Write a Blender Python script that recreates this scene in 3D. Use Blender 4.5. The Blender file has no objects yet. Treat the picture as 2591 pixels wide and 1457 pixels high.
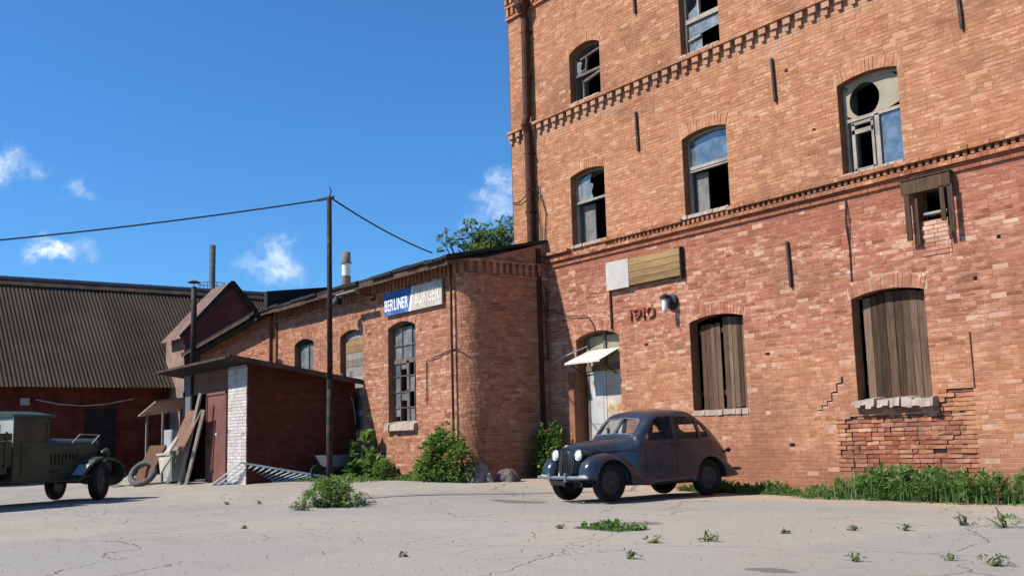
import bpy, bmesh, math, random
from mathutils import Vector, Matrix, noise as mnoise

# ------------------------------------------------------------------ camera, sky, sun, exposure
SC = bpy.context.scene
COL = SC.collection
CAM_H = 1.1
SUN = Vector((-0.38, -1.0, 1.05)).normalized()          # direction towards the sun

def set_camera():
    p, rho, psi = math.radians(8.15), math.radians(1.55), math.radians(35.8)
    F = Vector((-math.cos(psi)*math.cos(p), math.sin(psi)*math.cos(p), math.sin(p)))
    R0 = Vector((math.sin(psi), math.cos(psi), 0)); U0 = R0.cross(F)
    U = U0*math.cos(rho) + R0*math.sin(rho); R = R0*math.cos(rho) - U0*math.sin(rho)
    cd = bpy.data.cameras.new('camera'); co = bpy.data.objects.new('camera', cd); COL.objects.link(co)
    cd.sensor_width = 36.0; cd.lens = 36.0*2668/2591; cd.clip_end = 5000; cd.clip_start = 0.05
    M = Matrix((R, U, -F)).transposed().to_4x4(); M.translation = (0, 0, CAM_H)
    co.matrix_world = M; SC.camera = co
    return R, U, F
CR, CU, CF = set_camera()
def cam_px(P):                                            # where a world point falls in the picture (for picking the largest bricks)
    d = Vector(P) - Vector((0, 0, CAM_H)); z = d.dot(CF)
    return 0.5 + 2668/2591*d.dot(CR)/z, 0.5 - 2668/1457*d.dot(CU)/z, z

def set_world():
    w = bpy.data.worlds.new('World'); SC.world = w; w.use_nodes = True
    nt = w.node_tree; nt.nodes.clear(); N = nt.nodes.new; L = nt.links.new
    out = N('ShaderNodeOutputWorld'); bg = N('ShaderNodeBackground'); sky = N('ShaderNodeTexSky')
    sky.sky_type = 'NISHITA'; sky.sun_disc = False
    sky.sun_elevation = math.asin(SUN.z); sky.sun_rotation = math.atan2(SUN.x, SUN.y)
    sky.air_density = 1.0; sky.dust_density = 0.45; sky.ozone_density = 4.0; sky.altitude = 100
    bg.inputs['Strength'].default_value = 0.087
    tc = N('ShaderNodeTexCoord')
    # scattered small fair-weather clouds, all round the lower sky
    nz = N('ShaderNodeTexNoise'); nz.inputs['Scale'].default_value = 9.0; nz.inputs['Detail'].default_value = 7.0; nz.inputs['Roughness'].default_value = 0.62
    L(tc.outputs['Generated'], nz.inputs['Vector'])
    sub = N('ShaderNodeVectorMath'); sub.operation = 'SUBTRACT'; L(nz.outputs['Color'], sub.inputs[0]); sub.inputs[1].default_value = (.5, .5, .5)
    sc = N('ShaderNodeVectorMath'); sc.operation = 'SCALE'; L(sub.outputs[0], sc.inputs[0]); sc.inputs['Scale'].default_value = 0.13
    ad = N('ShaderNodeVectorMath'); ad.operation = 'ADD'; L(tc.outputs['Generated'], ad.inputs[0]); L(sc.outputs[0], ad.inputs[1])
    def dirpx(x, y):
        d = CF + CR*((x-1295.5)/2668) - CU*((y-728.5)/2668); return d.normalized()
    lobes = [(dirpx(8, 425), .030, .42), (dirpx(-30, 440), .035, .4), (dirpx(118, 650), .026, .62), (dirpx(150, 655), .022, .45), (dirpx(215, 640), .024, .16), (dirpx(690, 668), .034, .40), (dirpx(640, 690), .03, .22),
             (dirpx(1275, 455), .030, .34), (dirpx(1215, 525), .026, .26), (dirpx(1280, 550), .036, .24), (dirpx(165, 465), .02, .16), (dirpx(1345, 470), .05, .4), (dirpx(215, 470), .015, .12)]
    rnd = random.Random(4)
    for k in range(8):
        az = rnd.uniform(70, 330); el = rnd.uniform(7, 22); a = math.radians(az)+math.atan2(CF.y, CF.x); e = math.radians(el)
        lobes.append((Vector((math.cos(a)*math.cos(e), math.sin(a)*math.cos(e), math.sin(e))), rnd.uniform(.03, .08), rnd.uniform(.25, .6)))
    prev = None
    for d, r, s in lobes:
        sq = N('ShaderNodeVectorMath'); sq.operation = 'SUBTRACT'; L(ad.outputs[0], sq.inputs[0]); sq.inputs[1].default_value = d
        mu = N('ShaderNodeVectorMath'); mu.operation = 'MULTIPLY'; L(sq.outputs[0], mu.inputs[0]); mu.inputs[1].default_value = (1, 1, 1.35)
        ln = N('ShaderNodeVectorMath'); ln.operation = 'LENGTH'; L(mu.outputs[0], ln.inputs[0])
        mr = N('ShaderNodeMapRange'); mr.interpolation_type = 'SMOOTHERSTEP'; L(ln.outputs['Value'], mr.inputs['Value'])
        mr.inputs['From Min'].default_value = r; mr.inputs['From Max'].default_value = r*.1; mr.inputs['To Max'].default_value = min(1., s*1.35)
        if prev is None: prev = mr.outputs[0]
        else:
            mx = N('ShaderNodeMath'); mx.operation = 'MAXIMUM'; L(prev, mx.inputs[0]); L(mr.outputs[0], mx.inputs[1]); prev = mx.outputs[0]
    fb = N('ShaderNodeTexNoise'); fb.inputs['Scale'].default_value = 34.0; fb.inputs['Detail'].default_value = 8.0; fb.inputs['Roughness'].default_value = 0.68
    L(ad.outputs[0], fb.inputs['Vector']); fr_ = N('ShaderNodeMapRange'); L(fb.outputs['Fac'], fr_.inputs['Value'])
    for i_, v_ in ((1, .36), (2, .66), (3, .12), (4, 1.5)): fr_.inputs[i_].default_value = v_
    mm_ = N('ShaderNodeMath'); mm_.operation = 'MULTIPLY'; mm_.use_clamp = True; L(prev, mm_.inputs[0]); L(fr_.outputs[0], mm_.inputs[1]); prev = mm_.outputs[0]
    mix = N('ShaderNodeMix'); mix.data_type = 'RGBA'; L(prev, mix.inputs['Factor']); hs = N('ShaderNodeMix'); hs.data_type = 'RGBA'; hs.blend_type = 'MULTIPLY'; hs.inputs['Factor'].default_value = 1; L(sky.outputs[0], hs.inputs['A']); hs.inputs['B'].default_value = (.46, .93, 1.32, 1); L(hs.outputs['Result'], mix.inputs['A']); mix.inputs['B'].default_value = (9.5, 10.0, 10.8, 1)
    L(mix.outputs['Result'], bg.inputs['Color']); L(bg.outputs[0], out.inputs['Surface'])
    sd = bpy.data.lights.new('sun', 'SUN'); so = bpy.data.objects.new('sun', sd); COL.objects.link(so)
    sd.energy = 5.0; sd.angle = math.radians(0.53); sd.color = (1.0, 0.93, 0.83)
    so.rotation_euler = (-SUN).to_track_quat('-Z', 'Y').to_euler(); so.location = (0, 0, 30)
set_world()
SC.view_settings.view_transform = 'Standard'; SC.view_settings.look = 'None'
SC.view_settings.exposure = 0.52; SC.view_settings.gamma = 1.0
SC.render.engine = 'CYCLES'
cy_ = SC.cycles; cy_.use_adaptive_sampling = True; cy_.adaptive_threshold = 0.03; cy_.max_bounces = 6; cy_.diffuse_bounces = 2; cy_.glossy_bounces = 2; cy_.transmission_bounces = 3; cy_.transparent_max_bounces = 8; cy_.caustics_reflective = False; cy_.caustics_refractive = False
SC.render.resolution_x, SC.render.resolution_y = 1024, 575

# ------------------------------------------------------------------ materials
MATS = {}
class NT:
    def __init__(s, name):
        s.m = bpy.data.materials.new(name); s.m.use_nodes = True; s.t = s.m.node_tree
        s.b = s.t.nodes['Principled BSDF']; s.pos = None; MATS[name] = s.m
    def n(s, k, **kw):
        o = s.t.nodes.new(k)
        for a, v in kw.items(): setattr(o, a, v)
        return o
    def l(s, a, b): s.t.links.new(a, b)
    def P(s, scale=(1, 1, 1)):
        if s.pos is None: s.pos = s.n('ShaderNodeNewGeometry').outputs['Position']
        if scale == (1, 1, 1): return s.pos
        m = s.n('ShaderNodeVectorMath', operation='MULTIPLY'); s.l(s.pos, m.inputs[0]); m.inputs[1].default_value = scale; return m.outputs[0]
    def O(s, scale=(1, 1, 1)):
        t = s.n('ShaderNodeTexCoord').outputs['Object']
        m = s.n('ShaderNodeVectorMath', operation='MULTIPLY'); s.l(t, m.inputs[0]); m.inputs[1].default_value = scale; return m.outputs[0]
    def noise(s, sc, det=4, ro=.55, vec=None, col=False):
        o = s.n('ShaderNodeTexNoise'); o.inputs['Scale'].default_value = sc; o.inputs['Detail'].default_value = det; o.inputs['Roughness'].default_value = ro
        s.l(vec if vec is not None else s.P(), o.inputs['Vector']); return o.outputs['Color' if col else 'Fac']
    def ramp(s, f, a, b, to0=0., to1=1.):
        o = s.n('ShaderNodeMapRange'); o.interpolation_type = 'SMOOTHSTEP'; s.l(f, o.inputs[0])
        for i, v in ((1, a), (2, b), (3, to0), (4, to1)): o.inputs[i].default_value = v
        return o.outputs[0]
    def cramp(s, f, stops):
        o = s.n('ShaderNodeValToRGB'); e = o.color_ramp.elements
        while len(e) < len(stops): e.new(.5)
        for k, (p, c) in enumerate(stops): e[k].position = p; e[k].color = (*c, 1)
        s.l(f, o.inputs[0]); return o.outputs[0]
    def mix(s, f, a, b, mode='MIX'):
        o = s.n('ShaderNodeMix', data_type='RGBA', blend_type=mode); o.clamp_factor = True
        for sock, v in (('Factor', f), ('A', a), ('B', b)):
            if isinstance(v, (int, float)): o.inputs[sock].default_value = v
            elif isinstance(v, tuple): o.inputs[sock].default_value = (*v, 1)
            else: s.l(v, o.inputs[sock])
        return o.outputs['Result']
    def math(s, op, a, b=0.):
        o = s.n('ShaderNodeMath', operation=op)
        for i, v in enumerate((a, b)):
            if isinstance(v, (int, float)): o.inputs[i].default_value = v
            else: s.l(v, o.inputs[i])
        return o.outputs[0]
    def sep(s, v):
        o = s.n('ShaderNodeSeparateXYZ'); s.l(v, o.inputs[0]); return o.outputs
    def attr(s, name):
        o = s.n('ShaderNodeAttribute', attribute_name=name); return o.outputs['Fac']
    def bump(s, h, st=.3, d=.01):
        o = s.n('ShaderNodeBump'); o.inputs['Strength'].default_value = st; o.inputs['Distance'].default_value = d
        s.l(h, o.inputs['Height']); s.l(o.outputs[0], s.b.inputs['Normal'])
    def fin(s, col, rough=.85, spec=.3, metal=0.):
        if isinstance(col, tuple): s.b.inputs['Base Color'].default_value = (*col, 1)
        else: s.l(col, s.b.inputs['Base Color'])
        if isinstance(rough, (int, float)): s.b.inputs['Roughness'].default_value = rough
        else: s.l(rough, s.b.inputs['Roughness'])
        s.b.inputs['Specular IOR Level'].default_value = spec; s.b.inputs['Metallic'].default_value = metal
        return s.m

def brick_mat(name, stops, pale, pale_amt, dirt_amt, zsplit=None, upper=None, soot=(.16, .1, .075), pale2=None):
    t = NT(name)
    f = t.attr('tint'); n1 = t.noise(1.7, 3, .6)
    f2 = t.math('ADD', f, t.math('MULTIPLY', t.math('SUBTRACT', n1, .5), .55))
    c = t.cramp(f2, stops)
    if zsplit:
        z = t.sep(t.P())[2]
        c2 = t.cramp(f2, upper)
        n0 = n1
        zz = t.math('ADD', z, t.math('MULTIPLY', t.math('SUBTRACT', n0, .5), 1.2))
        k = t.math('MAXIMUM', t.ramp(zz, zsplit-.1, zsplit+.1), t.ramp(t.math('ADD', zz, t.math('MULTIPLY', t.sep(t.P())[0], .05)), 2.6, 1.7, 0., .85))
        c = t.mix(k, c, c2)
    n2 = t.noise(.55, 4, .65); n3 = t.noise(2.6, 3, .72, t.P((1.6, 1.6, 4.6)))
    if zsplit: pale = t.mix(k, pale, pale2)
    k = t.math('MULTIPLY', t.ramp(n2, .3, .66, .3, 1.), t.ramp(n3, .52, .68))
    c = t.mix(t.math('MULTIPLY', k, pale_amt), c, pale)
    n4 = t.noise(.42, 4, .65, t.P((1, 1, 1.7)))
    c = t.mix(t.math('MULTIPLY', t.ramp(n4, .50, .68), dirt_amt), c, soot)
    c = t.mix(.35, c, t.cramp(n3, [(.3, (.25, .25, .25)), (.7, (.75, .75, .75))]), 'OVERLAY')
    if zsplit:                                            # grubby foot of the wall, rusty wash under the cornice
        zr = t.math('ADD', z, t.math('MULTIPLY', t.math('SUBTRACT', n2, .5), 2.6))
        c = t.mix(t.ramp(zr, 1.25, .35, 0., .5), c, (.25, .098, .056))
        c = t.mix(t.math('MULTIPLY', t.ramp(zr, 4.5, 5.1, 0., .6), t.ramp(z, 5.34, 5.30)), c, (.26, .085, .05))
        c = t.mix(t.math('MULTIPLY', t.ramp(zr, 8.3, 8.75, 0., .4), t.ramp(z, 8.95, 8.9)), c, (.44, .29, .21))
    st = t.noise(1.0, 3, .6, t.P((2.4, 2.4, .22)))       # rain streaks
    c = t.mix(t.math('MULTIPLY', t.ramp(st, .54, .72), .4), c, soot)
    t.bump(t.noise(45, 2, .7), .5, .008)
    return t.fin(c, .92, .15)
B_LOW = [(.0, (.185, .056, .032)), (.3, (.28, .098, .058)), (.55, (.335, .131, .08)), (.78, (.39, .178, .118)), (1., (.49, .30, .215))]
B_UP = [(.0, (.24, .097, .048)), (.3, (.335, .144, .073)), (.55, (.378, .171, .09)), (.8, (.42, .204, .115)), (1., (.48, .27, .165))]
brick_mat('brick', B_LOW, (.54, .37, .28), .75, .6, 5.3, B_UP, soot=(.19, .085, .052), pale2=(.49, .30, .20))
brick_mat('brick_wing', [(.0, (.15, .052, .03)), (.3, (.265, .105, .062)), (.55, (.335, .148, .088)), (.78, (.40, .20, .13)), (1., (.50, .34, .25))], (.50, .32, .23), .7, .45, soot=(.18, .08, .05))
brick_mat('brick_white', [(0, (.34, .30, .28)), (.5, (.45, .41, .385)), (1, (.55, .515, .49))], (.56, .53, .5), .3, .25, soot=(.3, .27, .25))
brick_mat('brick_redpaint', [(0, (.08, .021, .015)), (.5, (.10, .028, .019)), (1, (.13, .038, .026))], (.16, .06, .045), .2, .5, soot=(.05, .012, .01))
brick_mat('brick_raw', [(0, (.18, .055, .03)), (.5, (.27, .095, .055)), (1, (.36, .17, .11))], (.36, .24, .18), .4, .3)

def mortar_mat(name, c1, c2, zsplit=None, c3=None):
    t = NT(name); n = t.noise(3, 3, .65); c = t.mix(t.ramp(n, .35, .65), c1, c2)
    if zsplit: c = t.mix(t.ramp(t.sep(t.P())[2], zsplit-.3, zsplit+.3), c, c3)
    t.bump(t.noise(60, 2, .7), .6, .01); return t.fin(c, .95, .1)
mortar_mat('mortar', (.37, .20, .138), (.46, .29, .21), 5.3, (.415, .235, .145))
mortar_mat('mortar_wing', (.31, .15, .095), (.39, .215, .145))
mortar_mat('mortar_raw', (.17, .07, .042), (.24, .12, .08))
mortar_mat('mortar_pier', (.26, .235, .22), (.33, .305, .29))
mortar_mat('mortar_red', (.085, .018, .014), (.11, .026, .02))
mortar_mat('plaster_sill', (.28, .22, .18), (.37, .31, .26))
mortar_mat('lime_patch', (.40, .25, .175), (.46, .31, .23))
mortar_mat('plaster_inner', (.13, .125, .12), (.19, .185, .18))
mortar_mat('concrete', (.33, .30, .27), (.45, .42, .38))
mortar_mat('reveal', (.19, .082, .046), (.26, .12, .07))
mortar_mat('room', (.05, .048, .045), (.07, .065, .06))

def wood_mat(name, c1, c2, c3, axis=2, rough=.85):
    t = NT(name); s = [14., 14., 14.]; s[axis] = .9
    n = t.noise(1.6, 6, .7, t.P(tuple(s))); f = t.attr('tint')
    c = t.cramp(t.math('ADD', t.math('MULTIPLY', n, .75), t.math('MULTIPLY', t.math('SUBTRACT', f, .5), .5)), [(.2, c1), (.45, c2), (.75, c3)])
    g = t.noise(3.0, 4, .6); c = t.mix(t.math('MULTIPLY', t.ramp(g, .5, .75), .5), c, c1)
    t.bump(n, .6, .012); return t.fin(c, rough, .2)
wood_mat('plank', (.032, .018, .011), (.095, .055, .034), (.20, .135, .094))
wood_mat('plank_tan', (.15, .09, .04), (.27, .175, .08), (.36, .25, .13), axis=0)
wood_mat('plank_grey', (.14, .12, .10), (.26, .23, .20), (.38, .34, .30))
wood_mat('board_brown', (.08, .042, .026), (.17, .09, .06), (.26, .155, .11))

def paint(name, c, rough=.5, spec=.4, var=.25, rust=0., metal=0., rustc=(.17, .07, .03), sc=2.5):
    t = NT(name); n = t.noise(sc, 5, .6)
    col = t.mix(t.ramp(n, .3, .7), tuple(x*(1-var) for x in c), tuple(min(1, x*(1+var)) for x in c))
    if rust: col = t.mix(t.math('MULTIPLY', t.ramp(t.noise(sc*1.6, 6, .7), .52, .66), rust), col, rustc)
    r = t.ramp(t.noise(7, 4), .3, .7, max(.05, rough-.12), min(1, rough+.15))
    t.bump(t.noise(40, 3), .12, .004)
    return t.fin(col, r, spec, metal)
paint('pipe_brown', (.055, .020, .012), .7, .2, .3, .4)
paint('iron', (.035, .028, .025), .75, .25, .3, .5)
paint('iron_black', (.014, .014, .016), .6, .3)
paint('frame_paint', (.27, .24, .21), .7, .2, .25, .3, rustc=(.16, .12, .09))
paint('frame_dark', (.13, .10, .085), .75, .2, .3)
paint('sheet_white', (.50, .49, .45), .6, .3, .12, .35, rustc=(.36, .30, .22))
paint('sheet_grey', (.27, .28, .275), .7, .3, .15)
paint('roof_bitumen', (.022, .020, .020), .85, .2, .3)
paint('roof_edge', (.07, .046, .033), .85, .2, .4)
paint('tin_red', (.12, .024, .017), .6, .3, .3, .3)
paint('tin_pink', (.24, .155, .13), .7, .3, .25, .5)
paint('door_maroon', (.15, .062, .052), .6, .3, .18, .25)
paint('door_pale', (.38, .39, .39), .6, .3, .15, .5, rustc=(.42, .25, .1))
paint('door_rusty', (.42, .37, .30), .65, .3, .2, .95, rustc=(.36, .17, .045), sc=1.9)
paint('board_panel', (.40, .385, .35), .7, .2, .12, .3, rustc=(.35, .3, .2))
paint('beige_board', (.27, .24, .17), .75, .2, .12)
paint('sign_blue', (.03, .10, .30), .6, .3, .3, .6, rustc=(.16, .24, .38))
paint('sign_cream', (.42, .36, .31), .7, .3, .15, .5, rustc=(.30, .24, .19))
paint('letter_white', (.62, .64, .68), .6, .3, .1)
paint('letter_pale', (.55, .55, .50), .6, .3, .1)
paint('car_paint', (.023, .032, .046), .2, .55, .1)
paint('car_trim', (.13, .145, .175), .35, .6, .15)
paint('chrome', (.55, .56, .58), .25, .6, .08, metal=.8)
paint('lamp_glass', (.66, .68, .66), .2, .7, .05)
paint('rubber', (.015, .0145, .0145), .85, .25, .25)
paint('rubber_grey', (.10, .094, .088), .9, .2, .3)
paint('rim', (.035, .037, .042), .55, .35)
paint('interior', (.012, .011, .011), .9, .1)
paint('truck_green', (.034, .044, .028), .45, .4, .25)
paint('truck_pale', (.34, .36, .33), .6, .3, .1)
paint('pole_dark', (.016, .013, .012), .7, .25, .3, .4)
paint('gate_blue', (.33, .41, .45), .6, .3, .15, .3)
paint('cable', (.02, .02, .022), .7, .2)
paint('cable_grey', (.3, .27, .25), .7, .2)
paint('chim_white', (.62, .62, .62), .8, .2, .1); paint('chim_red', (.17, .14, .125), .8, .2, .15)
paint('mast', (.05, .07, .09), .7, .3)
paint('bark', (.12, .09, .065), .95, .1, .35)
paint('stone', (.22, .205, .185), .95, .1, .3)
paint('stone_dark', (.10, .09, .085), .95, .1, .3)
paint('wall_red', (.085, .02, .014), .9, .15, .35, .4, rustc=(.06, .03, .022))
paint('stem', (.11, .13, .05), .8, .2)
paint('tarp_pale', (.36, .32, .27), .8, .2, .2)
paint('enamel', (.11, .12, .14), .6, .3, .1)
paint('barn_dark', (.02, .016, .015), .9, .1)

def glass_mat(name, c, rough, alpha, ior=1.75):
    t = NT(name); n = t.noise(5, 5, .65)
    col = t.mix(t.ramp(n, .35, .7), c, tuple(min(1, x*1.5+.03) for x in c))
    t.b.inputs['IOR'].default_value = ior; t.fin(col, t.ramp(n, .3, .7, rough, rough+.15), .7)
    t.l(t.ramp(n, .3, .7, alpha-.06, min(1, alpha+.06)), t.b.inputs['Alpha'])
    return t.m
glass_mat('pane', (.07, .09, .11), .06, .85, 2.1)
glass_mat('pane_dusty', (.13, .14, .14), .15, .88)
glass_mat('car_glass', (.05, .055, .06), .04, .24, 1.6)

def leaf_mat(name, stops, tr=.35):
    t = NT(name); f = t.attr('tint'); c = t.cramp(t.math('ADD', f, t.math('MULTIPLY', t.math('SUBTRACT', t.noise(2.2, 3), .5), .5)), stops)
    t.fin(c, .55, .35)
    ts = t.n('ShaderNodeBsdfTranslucent'); t.l(t.mix(.5, c, (.25, .42, .06), 'MIX'), ts.inputs[0])
    mx = t.n('ShaderNodeMixShader'); mx.inputs[0].default_value = tr
    t.l(t.b.outputs[0], mx.inputs[1]); t.l(ts.outputs[0], mx.inputs[2])
    t.l(mx.outputs[0], t.t.nodes['Material Output'].inputs['Surface'])
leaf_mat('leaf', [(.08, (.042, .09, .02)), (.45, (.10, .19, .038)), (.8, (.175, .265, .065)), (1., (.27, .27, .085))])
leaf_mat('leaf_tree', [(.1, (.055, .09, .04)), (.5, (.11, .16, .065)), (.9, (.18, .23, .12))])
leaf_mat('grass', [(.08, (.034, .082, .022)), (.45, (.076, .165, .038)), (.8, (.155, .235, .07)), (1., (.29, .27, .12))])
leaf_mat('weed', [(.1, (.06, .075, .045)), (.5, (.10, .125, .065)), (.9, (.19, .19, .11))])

def ground_mat():
    t = NT('yard_paving'); p = t.P((1, 1, 0))
    n1 = t.noise(.22, 4, .6, p); n2 = t.noise(1.4, 5, .65, p); n3 = t.noise(28, 3, .75, p); n5 = t.noise(.09, 2, .5, p)
    c = t.mix(t.ramp(n1, .38, .62), (.272, .248, .212), (.315, .282, .236))
    c = t.mix(t.math('MULTIPLY', t.ramp(n2, .5, .70), .6), c, (.235, .216, .19))
    c = t.mix(t.math('MULTIPLY', t.ramp(n5, .47, .6), .6), c, (.29, .273, .245))
    # newer and older patches of paving with ragged edges, dust drifts between them
    vp = t.n('ShaderNodeTexVoronoi', feature='F1'); vp.inputs['Scale'].default_value = .21
    dv = t.noise(2.2, 4, .65, p, True); sv = t.n('ShaderNodeVectorMath', operation='SCALE'); t.l(dv, sv.inputs[0]); sv.inputs['Scale'].default_value = .8
    av = t.n('ShaderNodeVectorMath', operation='ADD'); t.l(p, av.inputs[0]); t.l(sv.outputs[0], av.inputs[1]); t.l(av.outputs[0], vp.inputs['Vector'])
    pv = t.sep(vp.outputs['Color'])[0]
    c = t.mix(t.math('MULTIPLY', t.ramp(pv, .62, .66), .45), c, (.25, .24, .225)); c = t.mix(t.math('MULTIPLY', t.ramp(pv, .3, .26), .35), c, (.32, .284, .235))
    tr = t.noise(.9, 4, .65, t.P((.35, 2.2, 0)))
    c = t.mix(t.math('MULTIPLY', t.ramp(tr, .54, .70), .35), c, (.215, .197, .172))
    c = t.mix(t.math('MULTIPLY', t.ramp(n3, .6, .75), t.ramp(n2, .42, .6, 0., .5)), c, (.36, .33, .28))
    # sandy strip by the foot of the brick wall
    sy = t.sep(t.P())
    k = t.math('MULTIPLY', t.ramp(t.math('ADD', sy[1], t.math('MULTIPLY', t.math('SUBTRACT', n2, .5), 2.2)), 12.6, 14.4), .8)
    c = t.mix(k, c, (.36, .285, .215))
    # old joints and cracks
    dn = t.noise(.9, 4, .6, p, True); sub = t.n('ShaderNodeVectorMath', operation='SCALE'); t.l(dn, sub.inputs[0]); sub.inputs['Scale'].default_value = .9
    ad = t.n('ShaderNodeVectorMath', operation='ADD'); t.l(p, ad.inputs[0]); t.l(sub.outputs[0], ad.inputs[1])
    v = t.n('ShaderNodeTexVoronoi', feature='DISTANCE_TO_EDGE'); v.inputs['Scale'].default_value = .30; t.l(ad.outputs[0], v.inputs['Vector'])
    cr = t.math('MULTIPLY', t.ramp(v.outputs['Distance'], .007, .001), t.ramp(t.noise(.35, 3, .5, p), .40, .52))
    v2 = t.n('ShaderNodeTexVoronoi', feature='DISTANCE_TO_EDGE'); v2.inputs['Scale'].default_value = 1.1; t.l(ad.outputs[0], v2.inputs['Vector'])
    cr2 = t.math('MULTIPLY', t.ramp(v2.outputs['Distance'], .02, .004), t.ramp(t.noise(.25, 3, .5, p), .53, .62))
    crk = t.math('MAXIMUM', cr, t.math('MULTIPLY', cr2, .6))
    c = t.mix(t.math('MULTIPLY', crk, .62), c, (.14, .127, .11))
    # dark oval patches in the paving
    for (sx, syy, rx, ry) in ((-15.55, 11.25, .75, .42), (-5.9, 6.75, .22, .14), (-10.3, 9.3, .35, .3)):
        q = t.n('ShaderNodeVectorMath', operation='SUBTRACT'); t.l(ad.outputs[0], q.inputs[0]); q.inputs[1].default_value = (sx+.45, syy+.45, .0)
        m = t.n('ShaderNodeVectorMath', operation='MULTIPLY'); t.l(q.outputs[0], m.inputs[0]); m.inputs[1].default_value = (1/rx, 1/ry, 0)
        ln = t.n('ShaderNodeVectorMath', operation='LENGTH'); t.l(m.outputs[0], ln.inputs[0])
        c = t.mix(t.math('MULTIPLY', t.ramp(ln.outputs['Value'], 1.05, .7), .72), c, (.10, .085, .075))
    sp = t.ramp(n3, .66, .74); c = t.mix(t.math('MULTIPLY', sp, .35), c, (.2, .185, .17))
    c = t.mix(.3, c, t.cramp(n3, [(.3, (.3, .3, .3)), (.7, (.7, .7, .7))]), 'OVERLAY')
    h = t.math('ADD', t.math('MULTIPLY', n3, .5), t.math('SUBTRACT', t.math('MULTIPLY', n2, 1.2), t.math('MULTIPLY', crk, 2.)))
    t.bump(h, .45, .03); return t.fin(c, .95, .12)
ground_mat()
def slate_mat():
    t = NT('slate_sheet'); n = t.noise(.5, 5, .6); n2 = t.noise(3, 5, .7); f = t.attr('tint')
    c = t.mix(t.ramp(n, .35, .65), (.047, .036, .026), (.068, .052, .038)); c = t.mix(t.math('MULTIPLY', t.ramp(n2, .45, .7), .6), c, (.045, .042, .024))
    c = t.mix(.55, c, t.cramp(f, [(0, (.3, .3, .3)), (1, (.7, .7, .7))]), 'OVERLAY')
    t.bump(t.noise(25, 3), .3, .01); return t.fin(c, .95, .1)
slate_mat()
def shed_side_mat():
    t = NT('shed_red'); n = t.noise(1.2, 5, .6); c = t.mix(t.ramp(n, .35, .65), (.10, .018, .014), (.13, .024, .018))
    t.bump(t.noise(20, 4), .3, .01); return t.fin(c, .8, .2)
shed_side_mat()

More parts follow.
